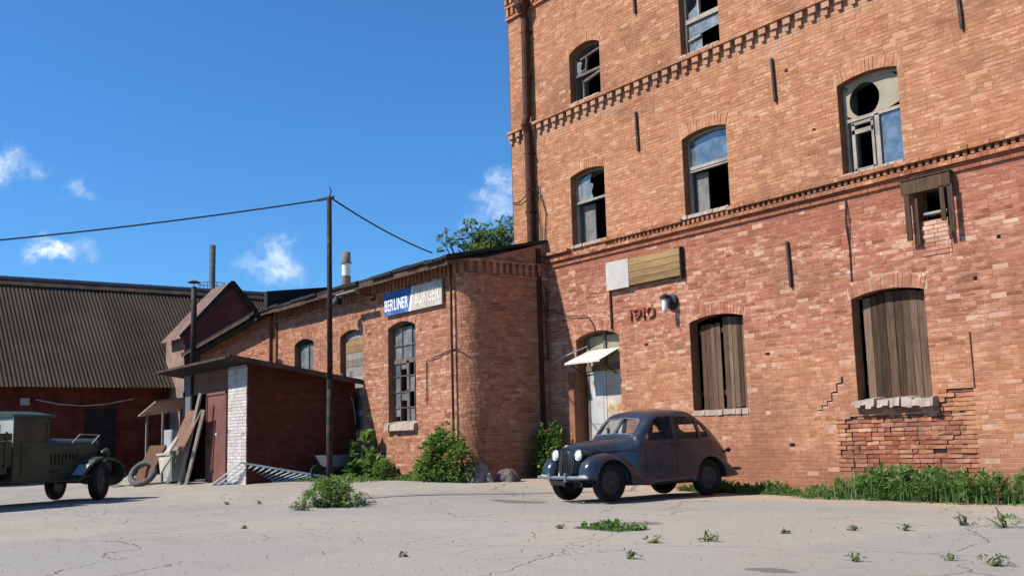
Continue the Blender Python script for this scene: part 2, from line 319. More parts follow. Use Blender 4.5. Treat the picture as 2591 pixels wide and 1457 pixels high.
# ------------------------------------------------------------------ helpers
def S(t): t = max(0., min(1., t)); return t*t*(3-2*t)
def gz(x, y): return .2*S((-x-15.5)/4.5)*S((y-7.5)/3.5)
ORG = {}
def root_of(o):
    while o.parent: o = o.parent
    return o
def thing(name, label, cat, loc, rz=0, group=None):
    o = bpy.data.objects.new(name, None); COL.objects.link(o); o.location = loc; o.rotation_euler = (0, 0, rz)
    o.empty_display_size = .2; o['label'] = label; o['category'] = cat
    if group: o['group'] = group
    ORG[o.name] = Vector(loc); return o
def tag(o, label=None, cat=None, group=None, kind=None):
    for k, v in (('label', label), ('category', cat), ('group', group), ('kind', kind)):
        if v: o[k] = v
    return o
class MB:
    def __init__(s): s.v = []; s.f = []; s.t = []
    def add(s, vs, fs, tint=.5):
        b = len(s.v); s.v += [Vector(p) for p in vs]; s.f += [tuple(b+i for i in f) for f in fs]; s.t += [tint]*len(fs); return s
    def box(s, x0, x1, y0, y1, z0, z1, tint=.5):
        return s.add([(x0,y0,z0),(x1,y0,z0),(x1,y1,z0),(x0,y1,z0),(x0,y0,z1),(x1,y0,z1),(x1,y1,z1),(x0,y1,z1)],
                     [(0,3,2,1),(4,5,6,7),(0,1,5,4),(1,2,6,5),(2,3,7,6),(3,0,4,7)], tint)
    def hexa(s, p, tint=.5): return s.add(p, [(0,3,2,1),(4,5,6,7),(0,1,5,4),(1,2,6,5),(2,3,7,6),(3,0,4,7)], tint)
    def obox(s, M, sx, sy, sz, tint=.5):
        return s.hexa([M @ Vector(q) for q in ((-sx,-sy,-sz),(sx,-sy,-sz),(sx,sy,-sz),(-sx,sy,-sz),(-sx,-sy,sz),(sx,-sy,sz),(sx,sy,sz),(-sx,sy,sz))], tint)
    def bar(s, a, b, w, h, tint=.5, up=(0, 0, 1)):
        a, b = Vector(a), Vector(b); d = (b-a); L = d.length; d /= L; u = Vector(up)
        if abs(d.dot(u)) > .98: u = Vector((1, 0, 0))
        r = d.cross(u).normalized(); u = r.cross(d); M = Matrix((d, r, u)).transposed().to_4x4(); M.translation = (a+b)/2
        return s.obox(M, L/2, w/2, h/2, tint)
    def tube(s, pts, r, n=8, cap=True, tint=.5):
        pts = [Vector(p) for p in pts]; rr = r if isinstance(r, (list, tuple)) else [r]*len(pts); b = len(s.v); fs = []
        u = None
        for i, p in enumerate(pts):
            d = (pts[min(i+1, len(pts)-1)]-pts[max(i-1, 0)]).normalized()
            if u is None:
                u = Vector((0, 0, 1)) if abs(d.z) < .9 else Vector((1, 0, 0))
            e = d.cross(u).normalized(); u = e.cross(d).normalized()
            for k in range(n):
                a = 2*math.pi*k/n; s.v.append(p + (e*math.cos(a)+u*math.sin(a))*rr[i])
        for i in range(len(pts)-1):
            for k in range(n):
                k2 = (k+1) % n; fs.append((b+i*n+k, b+i*n+k2, b+(i+1)*n+k2, b+(i+1)*n+k))
        if cap: fs.append(tuple(b+k for k in range(n-1, -1, -1))); fs.append(tuple(b+(len(pts)-1)*n+k for k in range(n)))
        s.f += fs; s.t += [tint]*len(fs); return s
    def lathe(s, c, axis, prof, n=24, closed=False, tint=.5):
        c = Vector(c); ax = Vector(axis).normalized(); u = Vector((0, 0, 1)) if abs(ax.z) < .9 else Vector((1, 0, 0))
        e = ax.cross(u).normalized(); u = e.cross(ax); b = len(s.v); m = len(prof); fs = []
        for (r, h) in prof:
            for k in range(n):
                a = 2*math.pi*k/n; s.v.append(c+ax*h+(e*math.cos(a)+u*math.sin(a))*r)
        for i in range(m if closed else m-1):
            j = (i+1) % m
            for k in range(n):
                k2 = (k+1) % n; fs.append((b+i*n+k, b+i*n+k2, b+j*n+k2, b+j*n+k))
        s.f += fs; s.t += [tint]*len(fs); return s
    def prism(s, poly, d, tint=.5):                       # poly: 3-D outline, d: extrusion vector
        n = len(poly); p = [Vector(q) for q in poly]; d = Vector(d)
        return s.add(p+[q+d for q in p], [tuple(range(n-1, -1, -1)), tuple(range(n, 2*n))]+[(i, (i+1) % n, n+(i+1) % n, n+i) for i in range(n)], tint)
    def build(s, name, mat, parent=None, smooth=False, loc=None, local=False, fixn=False):
        me = bpy.data.meshes.new(name)
        o0 = Vector((0, 0, 0))
        if parent is not None and not local: o0 = ORG[root_of(parent).name]
        elif loc is not None: o0 = Vector(loc)
        me.from_pydata([v-o0 for v in s.v], [], s.f)
        a = me.attributes.new('tint', 'FLOAT', 'FACE'); a.data.foreach_set('value', s.t)
        if smooth: me.polygons.foreach_set('use_smooth', [True]*len(me.polygons))
        if fixn:
            bm = bmesh.new(); bm.from_mesh(me); bmesh.ops.recalc_face_normals(bm, faces=bm.faces); bm.to_mesh(me); bm.free()
        me.materials.append(MATS[mat]); me.update()
        o = bpy.data.objects.new(name, me); COL.objects.link(o)
        if parent is not None: o.parent = parent
        elif loc is not None: o.location = loc; ORG[o.name] = Vector(loc)
        else: ORG[o.name] = Vector((0, 0, 0))
        return o
def link_copy(src, parent, loc, rot=(0, 0, 0), name=None):
    o = bpy.data.objects.new(name or src.name.split('.')[0], src.data); COL.objects.link(o); o.parent = parent; o.location = loc; o.rotation_euler = rot; return o

# ------------------------------------------------------------------ ground
def make_ground():
    def axis(lo, hi, a, b, step):
        v = [lo, lo*.5+a*.5, a-60, a-20, a-6]; x = a
        while x <= b+1e-6: v.append(x); x += step
        return v+[b+6, b+20, b+60, b*.5+hi*.5, hi]
    xs = axis(-900, 900, -48, 6, .45); ys = axis(-900, 900, -4, 24, .45); m = MB(); W = len(xs)
    for y in ys:
        for x in xs:
            h = gz(x, y)
            if -47 < x < 5 and -3 < y < 23:
                h += .018*mnoise.noise(Vector((x*.35, y*.35, 2)))+.008*mnoise.noise(Vector((x*1.3, y*1.3, 5)))
            m.v.append(Vector((x, y, h-.012)))
    for j in range(len(ys)-1):
        for i in range(W-1): m.f.append((j*W+i, j*W+i+1, (j+1)*W+i+1, (j+1)*W+i)); m.t.append(.5)
    tag(m.build('ground', 'yard_paving', smooth=True), 'pale cracked dusty concrete yard in front of the brick buildings', kind='structure')
    # grit and crumbs of paving, too many to count
    r = random.Random(11); g = MB()
    for k in range(2600):
        x = r.uniform(-24, -3); y = r.uniform(1.5, 15)
        if y < -x*.1: continue
        s = r.uniform(.003, .010) if r.random() < .97 else r.uniform(.010, .025); z = gz(x, y)+.002
        a = r.uniform(0, 6.28); c, d = math.cos(a)*s, math.sin(a)*s
        g.add([(x+c, y+d, z-.005), (x-d, y+c, z-.005), (x-c*.9, y-d*.8, z-.005), (x+d, y-c, z-.005), (x, y, z+s*.75)], [(0, 1, 4), (1, 2, 4), (2, 3, 4), (3, 0, 4)], r.random())
    tag(g.build('gravel', 'stone'), 'loose grit and small stones scattered over the yard', 'gravel', kind='stuff')
make_ground()

# ------------------------------------------------------------------ brickwork generator
class Op:                                                # an opening with a segmental arch head
    def __init__(s, a, b, z0, zs, rise=0., ring=0., depth=.2, inner=None, mat='reveal', hole=False):
        s.a, s.b, s.z0, s.zs, s.rise, s.ring, s.depth, s.inner, s.mat, s.hole = a, b, z0, zs, rise, ring, depth, inner, mat, hole
        s.m = (a+b)/2; s.w = (b-a)/2
        if rise: s.R = (s.w**2+rise**2)/(2*rise); s.zc = zs+rise-s.R
    def top(s, x):
        if not s.rise: return s.zs
        q = s.R**2-(x-s.m)**2
        return max(s.zs, s.zc+math.sqrt(max(q, 0)))
    def blocked(s, z0, z1):
        z = (z0+z1)/2
        if z < s.z0 or z > s.zs+s.rise+s.ring*1.02: return None
        if z <= s.zs or not s.rise: return (s.a, s.b) if z <= s.zs else None
        q = (s.R+s.ring)**2-(z-s.zc)**2
        if q <= 0: return None
        h = min(math.sqrt(q), s.w*(1+s.ring/s.R))
        return (s.m-h, s.m+h)
    def outline(s, n=10):
        p = [(s.a, s.z0), (s.a, s.zs)]
        if s.rise: p += [(s.a+(s.b-s.a)*k/n, s.top(s.a+(s.b-s.a)*k/n)) for k in range(1, n)]
        return p+[(s.b, s.zs), (s.b, s.z0)]
def sheet(m, path, s0, s1, z0, ztop, ops, d, step=None):
    br = {s0, s1}
    for o in ops:
        br |= {o.a, o.b}
        if o.rise: br |= {o.a+(o.b-o.a)*k/10 for k in range(1, 10)}
    if step:
        k = s0
        while k < s1: br.add(k); k += step
    br = sorted(x for x in br if s0 <= x <= s1)
    for a, b in zip(br, br[1:]):
        if b-a < 1e-5: continue
        mid = (a+b)/2; ca = cb = z0
        for o in sorted([o for o in ops if o.a < mid < o.b], key=lambda o: o.z0):
            if o.z0 > ca+1e-4: m.add([path(a, d, ca), path(b, d, cb), path(b, d, o.z0), path(a, d, o.z0)], [(0, 1, 2, 3)])
            ca, cb = o.top(a), o.top(b)
        m.add([path(a, d, ca), path(b, d, cb), path(b, d, ztop(b)), path(a, d, ztop(a))], [(0, 1, 2, 3)])
def reveal(path, o, d0, d1):
    m = MB(); p = o.outline(); n = len(p)
    for i in range(n):
        (a, za), (b, zb) = p[i], p[(i+1) % n]
        m.add([path(a, d0, za), path(b, d0, zb), path(b, d1, zb), path(a, d1, za)], [(0, 1, 2, 3)])
    if o.hole: m.add([path(s, d1, z) for s, z in p], [tuple(range(n))])
    return m
def brick_box(m, path, a, b, z0, z1, d0, d1, tint, sk=0., za=0., zb=0.):
    m.add([path(a, d1, z0+za), path(b, d1+sk, z0+zb), path(b, d1+sk, z1+zb), path(a, d1, z1+za), path(a, d0, z0+za), path(b, d0, z0+zb), path(b, d0, z1+zb), path(a, d0, z1+za)],
          [(0, 1, 2, 3), (4, 0, 3, 7), (1, 5, 6, 2), (3, 2, 6, 7), (4, 5, 1, 0)], tint)
SHARED = {}
def shared_brick(mat, L, H, tint_k, dep=.045):
    key = (mat, L, H, tint_k)
    if key not in SHARED:
        r = random.Random(hash(key[1:]) % 9999 + tint_k); m = MB(); e = .0025
        def j(): return r.uniform(-e, e)
        x, y, z = L/2, dep/2, H/2
        m.add([(-x+j(), -y+j(), -z+j()), (x+j(), -y+j(), -z+j()), (x+j(), -y+j(), z+j()), (-x+j(), -y+j(), z+j()), (-x, y, -z), (x, y, -z), (x, y, z), (-x, y, z)],
              [(0, 1, 2, 3), (4, 0, 3, 7), (1, 5, 6, 2), (3, 2, 6, 7), (4, 5, 1, 0)], tint_k/9.)
        me = bpy.data.meshes.new('brick'); me.from_pydata(m.v, [], m.f)
        a = me.attributes.new('tint', 'FLOAT', 'FACE'); a.data.foreach_set('value', m.t); me.materials.append(MATS[mat]); SHARED[key] = me
    return SHARED[key]
def brickwork(root, path, s0, s1, z0, ztop, ops, mat, seed, n_ind=0, yaw=None, tintf=None, mod=None, CH=.075, SL=.25, HL=.12, J=.012, z_ind=0.9, name='brickwork', flat_until=None, arc=None):
    r = random.Random(seed); m = MB(); cand = []; extra = []
    z = z0; row = 0
    while True:
        z1 = z+CH-J; zc = z+CH/2
        row += 1
        iv = [(s0, s1)]
        for o in ops:
            bl = o.blocked(z, z1)
            if bl:
                new = []
                for a, b in iv:
                    if bl[1] <= a or bl[0] >= b: new.append((a, b)); continue
                    if bl[0]-a > .03: new.append((a, bl[0]))
                    if b-bl[1] > .03: new.append((bl[1], b))
                iv = new
        any_in = False; rt = r.gauss(0, .05)
        for a, b in iv:
            x = a; first = True
            while x < b-.02:
                L = HL if r.random() < .3 else SL
                if arc and arc[0]-.05 < x < arc[1]: L = .095
                if first: L = (SL if row % 2 else HL) if r.random() < .8 else SL*.75; first = False
                e = min(x+L, b-(J*.5 if b < s1 else 0))
                if b-e < .05: e = b-J*.5
                if zc+CH*.4 <= min(ztop(x), ztop(e)):
                    any_in = True
                    t = r.gauss(.5, .13)+rt
                    if tintf: t = tintf(x, zc, t, r)
                    d = r.uniform(0, .003)
                    if r.random() < .05: d = r.uniform(-.008, -.002)
                    t = max(0, min(1, t))
                    res = mod(x, e, z, z1, t, r) if mod else None
                    if res is None: cand.append([x, e, z, z1, d, t, r.uniform(-.0015, .0015)])
                    elif res != 'skip': extra.append(res)
                x = e+J*.55
        z += CH
        if not any_in and z > max(ztop(s0), ztop(s1), ztop((s0+s1)/2)): break
        if z > 30: break
    ind = set()
    if n_ind:
        sc = []
        for i, (a, b, za, zb, d, t, sk) in enumerate(cand):
            if abs(b-a-SL) > .012 or za < z_ind: continue
            if flat_until is not None and b > flat_until: continue
            x0, y0, q = cam_px(path(a, 0, za)); x1, y1, q1 = cam_px(path(b, 0, zb))
            if not (.01 < x0 < .99 and .02 < y0 < .98 and .01 < x1 < .99 and .02 < y1 < .98): continue
            sc.append((abs(x1-x0)/q, i))
        sc.sort(reverse=True); ind = {i for _, i in sc[:n_ind]}
    for i, (a, b, za, zb, d, t, sk) in enumerate(cand):
        if i in ind:
            me = shared_brick(mat, SL, CH-J, int(t*9.99)); o = bpy.data.objects.new('brick', me); COL.objects.link(o); o.parent = root
            P = path((a+b)/2, d-.0225, (za+zb)/2) - ORG[root.name]; o.location = P; o.rotation_euler = (r.uniform(-.008, .008), r.uniform(-.008, .008), (yaw or 0)+r.uniform(-.005, .005))
        else:
            wv = lambda q: .007*mnoise.noise(Vector((q*.9, za*2.3, seed)))+.0035*mnoise.noise(Vector((q*4., za*9, seed)))
            brick_box(m, path, a, b, za, zb, -.045, d, t, sk, wv(a), wv(b))
    if m.f: tag(m.build(name, mat, root), kind='stuff')
    return extra
def arch_bricks(root, path, o, mat, seed, proud=.003):
    r = random.Random(seed); al = math.asin(min(.999, o.w/o.R)); n = max(6, int(2*al*(o.R+o.ring*.5)/.082)); g = .011
    for k in range(n):
        a0 = -al+2*al*k/n; a1 = -al+2*al*(k+1)/n; q = g/2/(o.R+o.ring/2); m = MB(); d1 = proud+r.uniform(-.004, .006)
        def pt(R, a, d): return path(o.m+R*math.sin(a), d, o.zc+R*math.cos(a))
        Re = o.R+o.ring-r.uniform(.005, .02)
        p = [pt(o.R, a0+q, d1), pt(o.R, a1-q, d1), pt(Re, a1-q, d1), pt(Re, a0+q, d1), pt(o.R, a0+q, -.05), pt(o.R, a1-q, -.05), pt(Re, a1-q, -.05), pt(Re, a0+q, -.05)]
        m.add(p, [(0, 1, 2, 3), (4, 0, 3, 7), (1, 5, 6, 2), (3, 2, 6, 7), (4, 5, 1, 0)], max(0, min(1, r.gauss(.58, .12))))
        m.build('arch_brick', mat, root)

# ------------------------------------------------------------------ the tall brick building
YM = 15.7
mainb = thing('factory_building', 'tall three-storey orange brick factory building with arched windows and boarded ground floor', 'building', (-13, YM, 0))
def pm(s, d, z): return Vector((s, YM-d, z))
XL, XR, ZT = -21.62, -4.6, 13.4
W2 = [Op(-19.25, -18.0, 5.62, 7.29, .09, .25, .2, .6), Op(-15.47, -14.21, 5.62, 7.29, .09, .25, .2, .6), Op(-11.5, -10.25, 5.62, 7.29, .09, .25, .2, .6), Op(-7.6, -6.35, 5.62, 7.29, .09, .25, .2, .6)]
W3 = [Op(-19.13, -18.0, 9.06, 10.33, .14, .25, .2, .6), Op(-15.36, -14.24, 9.06, 10.6, .14, .25, .2, .6), Op(-11.5, -10.3, 9.06, 10.6, .14, .25, .2, .6), Op(-7.6, -6.4, 9.06, 10.6, .14, .25, .2, .6)]
SH = [Op(-15.52, -14.05, 1.57, 3.385, .10, .25, .24), Op(-11.53, -10.08, 1.57, 3.385, .10, .25, .24), Op(-7.6, -6.2, 1.57, 3.385, .10, .25, .24)]
DOOR = Op(-19.25, -17.72, .12, 3.36, .16, .25, .3)
VENT = Op(-10.08, -9.48, 4.5, 5.04, 0, 0, .25, .3)
holes = [Op(a, a+w, z, z+h, 0, 0, .12, mat='mortar', hole=True) for a, w, z, h in
         ((-12.42, .13, 1.46, .022), (-12.31, .022, 1.47, .09), (-12.29, .12, 1.535, .025), (-12.19, .022, 1.55, .085), (-12.17, .1, 1.61, .025), (-12.09, .03, 1.62, .16), (-12.06, .11, 1.76, .03), (-11.97, .03, 1.77, .16),
          (-11.94, .1, 1.91, .03), (-11.86, .05, 1.92, .15), (-13.1, .13, .82, .07), (-16.9, .12, 3.02, .06), (-13.55, .12, 2.55, .06), (-9.2, .07, 3.4, .07), (-8.75, .07, 4.0, .06), (-12.65, .08, 7.9, .06), (-12.1, .08, 6.6, .05), (-9.35, .03, 1.7, .9))]
ERO = Op(-12.02, -9.36, .34, 1.34, 0, 0, .085, mat='mortar', hole=True)
ERO2 = Op(-10.0, -9.36, 1.34, 1.72, 0, 0, .085, mat='mortar', hole=True)
allops = W2+W3+SH+[DOOR, VENT]
m = MB(); sheet(m, pm, XL, XR, -.3, lambda s: ZT, allops+holes+[ERO, ERO2], -.0035); wall_main = m.build('wall', 'mortar', mainb)
for o in allops:
    reveal(pm, o, -.005, -o.depth).build('window_reveal' if o is not DOOR else 'door_reveal', 'reveal', mainb)
    if o.inner:
        reveal(pm, o, -o.depth, -o.inner).build('inner_reveal', 'plaster_inner', mainb)
for o in holes+[ERO, ERO2]: reveal(pm, o, -.012, -o.depth).build('recess', 'mortar' if o in holes else 'mortar_raw', mainb)
def tint_main(x, z, t, r):
    if z > 5.3: t = .5+(t-.5)*.85
    elif z > 2.4: t = .5+(t-.5)*1.45
    if z < .9: t += .06
    return t
def mod_main(a, b, z0, z1, t, r):
    c, z = (a+b)/2, (z0+z1)/2
    for e in (ERO, ERO2):
        if e.a < c < e.b and e.z0 < z < e.zs:
            edge = min(c-e.a, e.b-c, (z-e.z0)*1.5+.1)
            if edge+.35*mnoise.noise(Vector((c*2.1, z*3.1, 9))) < .16: return None
            if mnoise.noise(Vector((c*1.1, z*6.5, 21))) > .5 or r.random() < .02: return 'skip'
            return (a, b, z0, z1, t)
    return None
ero = brickwork(mainb, pm, XL, XR, -.06, lambda s: 13.3, allops+holes, 'brick', 7, 150, 0, tint_main, mod_main)
rr = random.Random(3)
for (a, b, z0, z1, t) in ero:                             # crumbling bricks under the boarded window
    c, z = (a+b)/2, (z0+z1)/2; dep = mnoise.noise(Vector((c*1.4, z*2.2, 3)))*.05
    d1 = -.022+dep*.7-abs(rr.gauss(0, .01)); mm = MB(); t2 = max(0, min(1, rr.gauss(.5, .25)))
    j = lambda s: rr.uniform(-s, s)
    p = [pm(a+j(.008), d1+j(.01), z0+j(.005)), pm(b+j(.008), d1+j(.01), z0+j(.005)), pm(b+j(.01), d1+j(.012), z1+j(.006)), pm(a+j(.01), d1+j(.012), z1+j(.006)), pm(a, -.09, z0), pm(b, -.09, z0), pm(b, -.09, z1), pm(a, -.09, z1)]
    mm.add(p, [(0, 1, 2, 3), (4, 0, 3, 7), (1, 5, 6, 2), (3, 2, 6, 7), (4, 5, 1, 0)], t2); mm.build('brick', 'brick_raw' if rr.random() < .8 else 'brick', mainb)
for k, o in enumerate([w for w in W2[:3]+W3[:2]]+SH[:2]+[DOOR]): arch_bricks(mainb, pm, o, 'brick', 50+k)
# shell, floors, left corner
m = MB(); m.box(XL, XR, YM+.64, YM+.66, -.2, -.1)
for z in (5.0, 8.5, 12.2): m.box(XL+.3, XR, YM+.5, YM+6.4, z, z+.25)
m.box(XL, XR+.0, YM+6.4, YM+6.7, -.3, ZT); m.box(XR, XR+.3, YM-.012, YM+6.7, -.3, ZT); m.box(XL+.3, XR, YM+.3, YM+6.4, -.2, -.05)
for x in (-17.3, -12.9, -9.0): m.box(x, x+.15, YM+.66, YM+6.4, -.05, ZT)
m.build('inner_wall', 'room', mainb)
m = MB()
def pl(s, d, z): return Vector((XL-d, s, z))
sheet(m, pl, YM-.012, YM+6.7, -.3, lambda s: ZT, [], 0); m.build('side_wall', 'mortar', mainb)
m = MB(); m.box(XL-.25, XR+.3, YM-.4, YM+6.9, ZT, ZT+.18); m.build('roof', 'roof_bitumen', mainb)

# cornices: courses and dentils
def course(z0, z1, pr, name='cornice_course', seed=1, a=XL, b=XR, cut=()):
    r = random.Random(seed); m = MB(); x = a-(.03 if a == XL else 0)
    while x < b:
        L = r.choice((.25, .25, .12)); e = min(b, x+L)
        if not any(c0 < (x+e)/2 < c1 for c0, c1 in cut):
            brick_box(m, pm, x, e-.008, z0, z1, -.03, pr+r.uniform(-.004, .004), max(0, min(1, r.gauss(.5 if z0 > 6 else .18, .14))), r.uniform(-.002, .002))
        x = e
    m.add([pm(a, pr-.012, z0+.003), pm(b, pr-.012, z0+.003), pm(b, pr-.012, z1-.003), pm(a, pr-.012, z1-.003), pm(a, -.02, z0+.003), pm(b, -.02, z0+.003), pm(b, -.02, z1-.003), pm(a, -.02, z1-.003)] if not cut else [], [(0, 1, 2, 3), (3, 2, 6, 7), (4, 5, 1, 0)] if not cut else [], .3)
    return tag(m.build(name, 'brick', mainb), kind='stuff')
SHD = {}
def dentil(x, z0, z1, w, pr, name='dentil', var=0):
    key = (z1-z0, w, pr, var)
    if key not in SHD:
        m = MB(); brick_box(m, lambda s, d, z: Vector((s, -d, z)), -w/2, w/2, -(z1-z0)/2, (z1-z0)/2, -.03, pr, (.25, .38, .5)[var] if pr > .099 and z1-z0 > .1 or pr < .099 else (.12, .2, .28)[var])
        me = bpy.data.meshes.new(name); me.from_pydata(m.v, [], m.f); at = me.attributes.new('tint', 'FLOAT', 'FACE'); at.data.foreach_set('value', m.t); me.materials.append(MATS['brick']); SHD[key] = me
    o = bpy.data.objects.new(name, SHD[key]); COL.objects.link(o); o.parent = mainb; o.location = pm(x, 0, (z0+z1)/2)-ORG[mainb.name]
rr = random.Random(8)
course(8.935, 9.005, .13, seed=2)
x = XL+.1
while x < -9.5:
    dentil(x, 8.80, 8.93, .17, .10, var=rr.randrange(3)); dentil(x-.035, 8.67, 8.795, .10, .06, 'corbel', rr.randrange(3)); x += .302
course(5.50, 5.57, .15, seed=3, cut=((-19.3, -17.95), (-15.5, -14.15)))
course(5.335, 5.41, .09, seed=4); course(5.205, 5.265, .045, seed=5)
x = -17.6
while x < -8.0:
    dentil(x, 5.415, 5.495, .065, .10, 'cornice_tooth', rr.randrange(3)); x += .135
course(12.05, 12.12, .07, seed=6); course(12.36, 12.43, .10, seed=7)
for zz in (12.14, 12.45):
    x = XL+.08
    while x < -18: dentil(x, zz, zz+.2, .10, .09 if zz < 12.3 else .13, 'eave_dentil', rr.randrange(3)); x += .21
course(12.68, 12.76, .2, seed=9)
# iron wall anchors
for (x, z0, z1) in ((-16.8, 7.34, 8.26), (-12.9, 7.37, 8.26), (-12.81, 3.76, 4.64), (-16.7, 10.5, 11.4), (-9.0, 7.5, 8.35)):
    m = MB(); m.prism([pm(x-.035, .015, z1), pm(x+.01, .015, z1), pm(x+.04, .015, z0+.1), pm(x+.025, .015, z0), pm(x-.01, .015, z0+.02)], (0, -.045, 0))
    m.build('wall_anchor', 'iron', mainb, fixn=True)
# downpipe with a hopper head
m = MB(); m.tube([(-20.7, YM-.13, 5.95), (-20.7, YM-.13, 8.4), (-20.69, YM-.15, 8.75), (-20.69, YM-.24, 8.95), (-20.69, YM-.16, 9.2), (-20.69, YM-.14, 11.75), (-20.69, YM-.22, 12.0)], .105, 12)
m.lathe((-20.69, YM-.22, 11.85), (0, 0, 1), [(.09, 0), (.10, .05), (.2, .25), (.21, .4)], 12)
for z in (6.7, 8.2, 10.2, 11.4): m.box(-20.8, -20.58, YM-.23, YM+.0, z, z+.04)
m.build('downpipe', 'pipe_brown', mainb, smooth=False)

# upper windows
def frame_bars(m, o, d, bars, w=.06, th=.06, edge=True, drop=.0):
    if edge:
        m.box(o.a+.01, o.a+.01+w, YM-d, YM-d+th, o.z0+.02, o.zs+.0); m.box(o.b-.01-w, o.b-.01, YM-d, YM-d+th, o.z0+.02, o.zs)
        n = 8
        for k in range(n):
            s0 = o.a+.02+(o.b-o.a-.04)*k/n; s1 = o.a+.02+(o.b-o.a-.04)*(k+1)/n
            m.hexa([pm(s0, d, o.top(s0)-w-.01), pm(s1, d, o.top(s1)-w-.01), pm(s1, d-th, o.top(s1)-w-.01), pm(s0, d-th, o.top(s0)-w-.01), pm(s0, d, o.top(s0)-.005), pm(s1, d, o.top(s1)-.005), pm(s1, d-th, o.top(s1)-.005), pm(s0, d-th, o.top(s0)-.005)])
    for (x0, z0, x1, z1, bw) in bars: m.bar((x0, YM-d+th*.5, z0), (x1, YM-d+th*.5, z1), th*1.1, bw, up=(0, 0, 1) if abs(x1-x0) > abs(z1-z0) else (1, 0, 0))
def pane(parent, pts, d, mat='pane', name='pane', th=.006): 
    m = MB(); m.prism([pm(x, d, z) for x, z in pts], (0, th, 0)); return m.build(name, mat, parent, fixn=True)
def sill(parent, o, pr=.1, t=.07, mat='plaster_sill', name='sill', seed=0, ext=.02):
    r = random.Random(seed); m = MB(); n = 9; xs = [o.a-ext+(o.b-o.a+2*ext)*k/n for k in range(n+1)]
    for k in range(n):
        p0, p1 = pr+r.uniform(-.02, .015), pr+r.uniform(-.02, .015)
        m.hexa([pm(xs[k], p0, o.z0-t+r.uniform(-.01, .01)), pm(xs[k+1], p1, o.z0-t), pm(xs[k+1], -.3, o.z0-t), pm(xs[k], -.3, o.z0-t), pm(xs[k], p0-.01, o.z0-.005), pm(xs[k+1], p1-.01, o.z0-.002), pm(xs[k+1], -.3, o.z0+.03), pm(xs[k], -.3, o.z0+.03)])
    return m.build(name, mat, parent)
D0 = -.19
# second floor, left: only a pale transom left
o = W2[0]; m = MB(); frame_bars(m, o, D0+.03, [(o.a+.02, 6.66, o.b-.02, 6.66, .055)], edge=True, w=.035); w = m.build('window', 'frame_paint', mainb); sill(w, o, .06, .08, seed=1)
w['label'] = 'empty arched window with a single pale transom bar'
mm = MB(); mm.box(o.a+.06, o.a+.5, YM+.33, YM+.36, o.z0, 6.6); mm.build('loose_casement', 'plaster_inner', w)
pane(w, [(o.a+.05, 6.69), (o.a+.62, 6.69), (o.a+.55, 6.86), (o.a+.64, 7.02), (o.a+.5, 7.1), (o.a+.58, 7.3), (o.a+.05, 7.22)], D0, 'pane_dusty')
# second floor, middle: upper pane kept
o = W2[1]; m = MB(); frame_bars(m, o, D0+.03, [(o.a+.02, 6.65, o.b-.02, 6.65, .07), (o.a+.02, 6.58, o.b-.02, 6.58, .03)], w=.045); w = m.build('window', 'frame_paint', mainb); sill(w, o, .09, .08, seed=2)
w['label'] = 'arched window with a sky-blue upper pane over an empty black lower half'
pane(w, [(o.a+.06, 6.69), (o.b-.06, 6.69)]+[(o.b-.06-(o.b-o.a-.12)*k/8, o.top(o.b-.06-(o.b-o.a-.12)*k/8)-.07) for k in range(9)], D0-.01)
mm = MB(); mm.box(o.a+.07, o.a+.42, YM+.3, YM+.33, o.z0+.02, 6.55); mm.build('loose_casement', 'plaster_inner', w)
# second floor, right: board with a round hole, glazed right leaf, open left leaf
o = W2[2]; m = MB(); xm = -10.83
frame_bars(m, o, D0+.03, [(o.a+.02, 6.63, o.b-.02, 6.63, .06), (xm, o.z0, xm, 6.63, .09), (o.a+.17, o.z0+.05, o.a+.17, 6.56, .07), (xm-.1, o.z0+.05, xm-.1, 6.56, .05), (o.a+.14, 6.40, xm-.08, 6.40, .08), (o.a+.14, 6.55, xm-.08, 6.55, .05), (o.a+.15, o.z0+.07, xm-.09, o.z0+.07, .07), (o.b-.07, o.z0, o.b-.07, 6.6, .06), (xm+.08, o.z0+.05, o.b-.06, o.z0+.05, .06)], w=.05)
w = m.build('window', 'frame_paint', mainb); sill(w, o, .1, .08, seed=3); w['label'] = 'arched window with a round black hole in its beige upper board and one blue pane below'
pane(w, [(xm+.06, o.z0+.08), (o.b-.09, o.z0+.08), (o.b-.09, 6.6), (xm+.06, 6.6)], D0-.01)
mm = MB(); hx, hz, hr = -11.06, 6.95, .315                 # board with a round hole
n = 24; ob = [(o.a+.06, 6.67), (o.b-.05, 6.67)]+[(o.b-.05-(o.b-o.a-.11)*k/8, o.top(o.b-.05-(o.b-o.a-.11)*k/8)-.06) for k in range(9)]
import bisect
def hit(a):
    best = 9; c, s = math.cos(a), math.sin(a)
    for i in range(len(ob)):
        (x1, z1), (x2, z2) = ob[i], ob[(i+1) % len(ob)]; dx, dz = x2-x1, z2-z1; den = c*dz-s*dx
        if abs(den) < 1e-9: continue
        t = ((x1-hx)*dz-(z1-hz)*dx)/den; u = ((x1-hx)*s-(z1-hz)*c)/den
        if t > 0 and -1e-6 <= u <= 1+1e-6: best = min(best, t)
    return best
for k in range(n):
    a0, a1 = 2*math.pi*k/n, 2*math.pi*(k+1)/n; q0, q1 = hit(a0), hit(a1)
    P = lambda a, r, d: pm(hx+math.cos(a)*r, d, hz+math.sin(a)*r)
    r0, r1 = min(hr, q0*.99), min(hr, q1*.99)
    mm.hexa([P(a0, r0, D0+.02), P(a0, q0, D0+.02), P(a1, q1, D0+.02), P(a1, r1, D0+.02), P(a0, r0, D0), P(a0, q0, D0), P(a1, q1, D0), P(a1, r1, D0)])
mm.build('board', 'beige_board', w, fixn=True)
